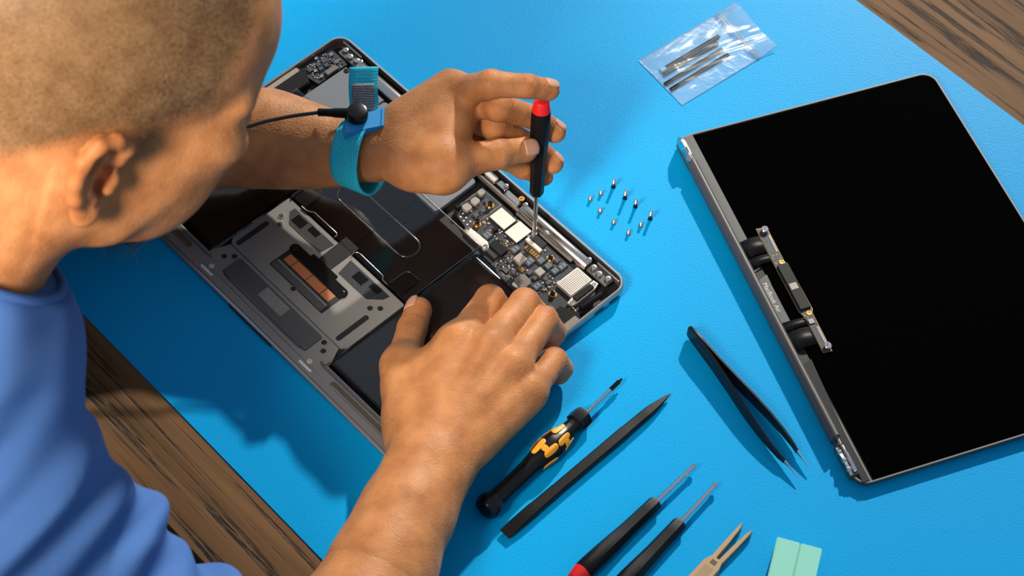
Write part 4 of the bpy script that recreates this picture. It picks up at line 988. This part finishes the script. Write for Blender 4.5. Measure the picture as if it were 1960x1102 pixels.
earm = np.clip((np.abs(Vh[:, 1])-76)/8, 0, 1)[:, None]; colh = colh*(1-earm*np.array([0.0, 0.12, 0.18]))
lip = np.clip(1-np.hypot((Vh[:, 2]+60)/8, Vh[:, 1]/24), 0, 1)*(Vh[:, 0] > 92); colh = colh*(1-lip[:, None]*np.array([0.05, 0.4, 0.3]))
parts.append((hw(Vh), Fh, colh))

# ---- torso, shoulders and upper arms (under the shirt and outside the frame)
SHR = A(-60, 920, 205); SHL = NBw + (NBw - SHR)*np.array([1.2, 1.2, 0.3]); 
ELR = chainR[-1][0]; ELL = chainL[-1][0]
Tpts = [NBw, SHR, SHL, ELR, ELL]
BACK = NBw + np.array([-210.0, -150.0, -190.0]); PEL = BACK + np.array([-150.0, -150.0, -260.0])
def torso(T, e, k=20):
    T.cap(hw((-45, 0, -90)), NBw, 56+e, 62+e, k, pad=40)
    T.cap(NBw, SHR, 60+e*0.5, 50+e, k, pad=40); T.cap(NBw, SHL, 60+e*0.5, 52+e, k, pad=40)
    T.cap(NBw+np.array([-30, -30, -30.0]), BACK, 92+e, 120+e, k, pad=40); T.cap(BACK, PEL, 125+e, 140+e, k, pad=40)
    T.cap(SHR, BACK, 60+e, 100+e, k, pad=40); T.cap(SHL, BACK, 60+e, 100+e, k, pad=40)
T = Field(np.min(Tpts+[PEL], 0)-170, np.max(Tpts, 0)+90, 5.0)
torso(T, 0)
T.cap(SHR, ELR, 46, 38, 20, pad=40); T.cap(ELR, chainR[-2][0], 44, 40, 20, pad=40); T.cap(SHL, ELL, 48, 43, 20, pad=40)
T.cap(ELL, chainL[-2][0], 44, 40, 16, pad=40); T.cap(chainL[-2][0], chainL[-3][0], 40, 34, 16, pad=40); T.cap(chainR[-2][0], chainR[-3][0], 40, 32.5, 16, pad=40)
parts.append(surfnet(T))

vs_, fs_, cs_ = [], [], []; off = 0
knuck = [(RH[n][i][0], 13.0, np.array([0.94, 0.80, 0.76])) for n in ('index', 'middle', 'ring', 'little') for i in (0, 1)] + [(LH[n][i][0], 12.0, np.array([0.94, 0.80, 0.76])) for n in ('index', 'middle', 'ring', 'little') for i in (1, 2)] + [(RH['thumb'][2][0], 12, np.array([0.92, 0.78, 0.72])), (LH['thumb'][2][0], 12, np.array([0.92, 0.78, 0.72]))]
tips = [(H[n][-1][0], 13.0, np.array([1.12, 0.98, 0.98])) for H in (RH, LH) for n in H]
for p in parts:
    V, Fc = p[0], p[1]
    if len(p) > 2: C_ = p[2]
    else:
        C_ = np.repeat(SKIN[None], len(V), 0)
        for c, r, m_ in knuck + tips:
            w = np.clip(1-np.linalg.norm(V-c, axis=1)/(r*1.25), 0, 1)[:, None]; w = w*w*(3-2*w); C_ = C_*(1-w+w*m_)
    w4 = np.zeros(len(V))
    for c, r, m_ in knuck: w4 = np.maximum(w4, np.clip(1.2-np.linalg.norm(V-c, axis=1)/(r*1.25), 0, 1))
    C_ = np.c_[C_, w4]
    vs_.append(V); fs_.append(Fc+off); cs_.append(C_); off += len(V)
def bigmesh(name, V, Fc, col=None):
    me = bpy.data.meshes.new(name); n = len(Fc)
    me.vertices.add(len(V)); me.vertices.foreach_set('co', (V*S).astype(np.float32).ravel())
    me.loops.add(n*Fc.shape[1]); me.loops.foreach_set('vertex_index', Fc.astype(np.int32).ravel())
    me.polygons.add(n); me.polygons.foreach_set('loop_start', np.arange(0, n*Fc.shape[1], Fc.shape[1], dtype=np.int32))
    me.update(calc_edges=True); me.polygons.foreach_set('use_smooth', np.ones(n, bool))
    if col is not None:
        a = me.color_attributes.new('tone', 'FLOAT_COLOR', 'POINT'); a.data.foreach_set('color', col.astype(np.float32).ravel())
    me.validate(); return me
me = bigmesh('person', np.concatenate(vs_), np.concatenate(fs_), np.concatenate(cs_))
person = link('person', me, M['skin'])
tag(person, 'person in a blue t-shirt leaning over the laptop with cropped hair', 'person')

# ---- fingernails
def nail(H, nm, normal, w=5.2, l=9.5, back=3.2):
    tip, r = H[nm][-1]; prev = H[nm][-2][0]; d = (tip-prev); d /= np.linalg.norm(d)
    n = np.array(normal, float); n -= d*(n@d); n /= np.linalg.norm(n); s = np.cross(d, n)
    c = tip + d*(r*0.42-back); vs2, fs2 = [], []; nu, nv = 10, 8
    for i in range(nu+1):
        for j in range(nv+1):
            u = -1+2*i/nu; v = -1+2*j/nv
            uu = u*math.sqrt(1-0.30*v*v); vv = v*math.sqrt(1-0.22*u*u); ang = vv*w/r
            rad = r+0.45 - 1.6*max(0, uu)**2*0.6
            vs2.append(c + d*(uu*l/2) + n*(rad*math.cos(ang)) + s*(rad*math.sin(ang)))
    for i in range(nu):
        for j in range(nv): a = i*(nv+1)+j; fs2.append((a, a+1, a+nv+2, a+nv+1))
    ob = frompy('fingernail', vs2, fs2, M['nail'], person, 180); md = ob.modifiers.new('thickness', 'SOLIDIFY'); md.thickness = 0.0006; md.offset = -1
nail(RH, 'thumb', (-0.75, 0.1, 0.65), 6.0, 11.5)
nail(LH, 'index', (0.1, 0.25, 0.95), 5.0, 10); nail(LH, 'thumb', (-0.05, -0.55, 0.85), 6.2, 12)
nail(LH, 'middle', (0.85, 0.3, 0.45), 5.0, 9.5); nail(LH, 'ring', (0.88, 0.3, 0.4), 4.8, 9); nail(LH, 'little', (0.88, 0.3, 0.4), 4.2, 8)
for s in (1, -1):
    bm = bmesh.new(); bmesh.ops.create_uvsphere(bm, u_segments=16, v_segments=10, radius=10.0)
    ctr = Vector(hw((76.5, s*31, 8)))
    for v in bm.verts: v.co = v.co + ctr
    frombm('eye', bm, M['eye'], person, 180)

# ---- cropped hair: short strands on the scalp
def strands(name, pos, nrm, lens, mat, rng, w=0.28, lean=0.35, flow=None):
    n = len(pos); t = rng.normal(size=(n, 3)); t -= nrm*np.sum(t*nrm, 1)[:, None]; t /= np.linalg.norm(t, axis=1)[:, None]+1e-9
    dr = nrm + lean*rng.normal(size=(n, 3)) + (0 if flow is None else flow); dr /= np.linalg.norm(dr, axis=1)[:, None]
    a = pos - t*w - nrm*0.4; b = pos + t*w - nrm*0.4; c = pos + dr*lens[:, None]
    V = np.stack([a, b, c], 1).reshape(-1, 3); Fc = np.arange(3*n).reshape(-1, 3)
    me2 = bigmesh(name, V, Fc); o2 = link(name, me2, mat, person); tag(o2, kind='stuff'); return o2
def face_samples(V, Fc, wgt, n, rng):
    P = V[Fc]; ctr = P.mean(1); nr = np.cross(P[:, 2]-P[:, 0], P[:, 3]-P[:, 1]); ar = np.linalg.norm(nr, axis=1)+1e-9; nr = nr/ar[:, None]
    pw = ar*wgt[Fc].mean(1); pw = pw/pw.sum(); i = rng.choice(len(Fc), n, p=pw)
    u = rng.random((n, 1)); v = rng.random((n, 1))
    q = (P[i, 0]*(1-u)+P[i, 1]*u)*(1-v) + (P[i, 3]*(1-u)+P[i, 2]*u)*v
    return q, nr[i]
rng = np.random.default_rng(5); VW = hw(Vh)
q, nr = face_samples(VW, Fh, hm**1.2, 90000, rng)
strands('cropped_hair', q, nr, rng.uniform(1.6, 3.4, len(q)), M['hair'], rng, 0.16, 0.35, flow=HF*0.35-HU*0.3)
q, nr = face_samples(VW, Fh, beard, 2600, rng)
strands('goatee', q, nr, rng.uniform(12, 24, len(q)), M['beard'], rng, 0.24, 0.30, flow=-HU*0.9-HF*0.2+HR*0.15)

# ---- t-shirt
C_ = Field(np.min([NBw, SHR, SHL, BACK], 0)-[190, 190, 150], np.max([NBw, SHR, SHL], 0)+[150, 90, 80], 2.6)
torso(C_, 8, 24)
SLV = lerp(SHR, ELR, 0.92); C_.cap(SHR, lerp(SHR, ELR, 0.35), 54, 46, 20, pad=40); C_.cap(lerp(SHR, ELR, 0.35), lerp(SHR, ELR, 0.72), 46, 48, 20, pad=40); C_.cap(SHL, lerp(SHL, ELL, 0.8), 58, 62, 20, pad=40)
x = C_.ax[0][:, None, None]; y = C_.ax[1][None, :, None]; z = C_.ax[2][None, None, :]
# soft folds running round the sleeve and across the shoulder
ad_ = (ELR-SHR)/np.linalg.norm(ELR-SHR)
along = ((x-SHR[0])*ad_[0]+(y-SHR[1])*ad_[1]+(z-SHR[2])*ad_[2])
ph = 0.020*x*1.3 - 0.028*y + 0.012*z
f1 = np.sin(along*0.085 + 1.8*np.sin(0.016*x+0.021*y) + 1.2*np.sin(0.03*z))
f2 = np.sin(along*0.15 + 0.05*x + 2.2*np.sin(0.024*y+0.018*z)+1.0)
f3 = np.sin(0.11*along - 0.06*z + 1.5*np.sin(0.03*x))
C_.F += (-4.0 + 4.6*np.abs(f1)**1.4*np.sign(f1) + 2.6*f2 + 1.6*f3).astype(np.float32)
# open collar: cut along a plane across the neck
nd = (hw((-28, 0, -30))-NBw); nd /= np.linalg.norm(nd); cp = NBw + nd*40
C_.F = np.maximum(C_.F, ((x-cp[0])*nd[0]+(y-cp[1])*nd[1]+(z-cp[2])*nd[2]).astype(np.float32))
Vs, Fs = surfnet(C_); Vs = relax(Vs, Fs, 6, 0.5)
shirt = link('shirt', bigmesh('shirt', Vs, Fs), M['shirt'], person); tag(shirt, 'blue cotton t-shirt')
col_pts = []
xx, yy, zz = frame_of((0, 0, 0), tuple(nd))
for i in range(40):
    a = 2*math.pi*i/40; col_pts.append(Vector(cp) + (xx*math.cos(a)+yy*math.sin(a))*68)
tube('collar', col_pts, 2.8, M['shirt'], shirt, 8, True)

# ------------------------------------------------------------------ anti-static wrist strap
SC = A(691, 291, 80)
ws = empty('wrist_strap', SC, 0, 'cyan elastic anti-static wrist strap with black plug on the wrist', 'wrist strap')
fax = (LW - chainL[1][0]); fax[2] *= 0.55; fax /= np.linalg.norm(fax)          # along the forearm
def wsl(p): return tuple(np.asarray(p)-SC)
upv = np.array([0, 0, 1.0]); upv -= fax*(upv@fax); upv /= np.linalg.norm(upv); sdv = np.cross(upv, fax)
vs2, fs2 = [], []; nn, mm = 48, 8
for i in range(nn):
    a = 2*math.pi*i/nn
    for j in range(mm+1):
        w = -10.5 + 21*j/mm; c0 = SC + fax*(w + 2.5*math.sin(a)*0.0) + np.array([0, -1.5, 0.0])
        ra, rb = 24.2 + 0.15*w, 23.0 + 0.15*w
        vs2.append(wsl(c0 + upv*(ra*math.cos(a)) + sdv*(rb*math.sin(a))))
for i in range(nn):
    for j in range(mm): p = i*(mm+1)+j; q2 = ((i+1) % nn)*(mm+1)+j; fs2.append((p, p+1, q2+1, q2))
ob = frompy('band', vs2, fs2, M['strap'], ws, 180); md = ob.modifiers.new('thickness', 'SOLIDIFY'); md.thickness = 0.0016; md.offset = 1
# buckle
BC = A(694, 232, 109); ba = math.radians(14)
bx_ = np.array([math.cos(ba), math.sin(ba), 0.06]); bx_ /= np.linalg.norm(bx_); by_ = np.cross([0, 0, 1.0], bx_); by_ /= np.linalg.norm(by_); bz_ = np.cross(bx_, by_)
def bl(x, y, z): return wsl(BC + bx_*x + by_*y + bz_*z)
def bprism(name, poly, z0, z1, mat, parent=ws, bev=0.0):
    return prism(name, poly, z0, z1, mat, parent, bev, 2, 30, lambda c: Vector(bl(c.x, c.y, c.z)))
buckle = bprism('buckle', [(-14, -7.5), (11.5, -7.5), (15, 7.5), (-10.5, 7.5)], -5, 0, M['buckle'], ws, 0.8)
bprism('buckle_lip', [(10.8, -7.6), (12.6, -7.6), (16.4, 7.6), (14.4, 7.6)], -6.5, 1.0, M['buckle'], buckle, 0.3)
# strap tail standing up behind the buckle
tail = bez([A(695, 218, 104), A(696, 200, 107), A(696, 165, 115), A(697, 128, 122)], 6)
for nm, x0, x1, mt, lo_, hi_, offn in (('tail', -9.6, 9.6, M['strap'], 0, len(tail)-1, 0.0), ('tail_grey_weave', -7.4, 7.4, M['strapgrey'], 0, int(len(tail)*0.70), 1.0)):
    vs2, fs2 = [], []
    seg = tail[lo_:hi_+1]
    for i, p in enumerate(seg):
        bow = 1.2*math.sin(i*0.35)
        for k_ in range(5):
            xk = x0+(x1-x0)*k_/4; vs2.append(wsl(p + np.array([1, 0.06, 0])*xk + np.array([0, -0.82, 0.57])*offn + np.array([bow*0.3, 0, 0])))
    for i in range(len(seg)-1):
        for k_ in range(4): a = i*5+k_; fs2.append((a, a+1, a+6, a+5))
    ob = frompy(nm, vs2, fs2, mt, ws, 180); md = ob.modifiers.new('thickness', 'SOLIDIFY'); md.thickness = 0.0014; md.offset = 0
# snap plug and cable
PC = A(684, 224, 108.5)
pl = lathe('plug', wsl(PC), wsl(PC+[0, 0, 1]), [(0, 6.6), (0.6, 7.2), (5.6, 7.2), (7.0, 6.4), (7.4, 5.0)], M['gloss'], ws, 24)
st0, st1 = PC + np.array([-3, 0, 3.6]), A(612, 215, 106)
dl = float(np.linalg.norm(st1-st0))
prof = [(0, 3.6), (dl*0.55, 3.2), (dl*0.62, 2.8), (dl*0.74, 2.8)]
for i in range(4): prof += [(dl*(0.75+0.075*i), 1.6), (dl*(0.77+0.075*i), 1.6), (dl*(0.775+0.075*i), 2.7), (dl*(0.805+0.075*i), 2.7)]
lathe('strain_relief', wsl(st0), wsl(st1), prof, M['black'], pl, 14)
tube('cable', [wsl(p) for p in bez([st1, A(560, 222, 104), A(510, 232, 102), A(470, 243, 101), A(420, 252, 99), A(330, 256, 99), A(200, 285, 99), A(60, 320, 100)], 8)], 1.25, M['cable'], ws, 10)
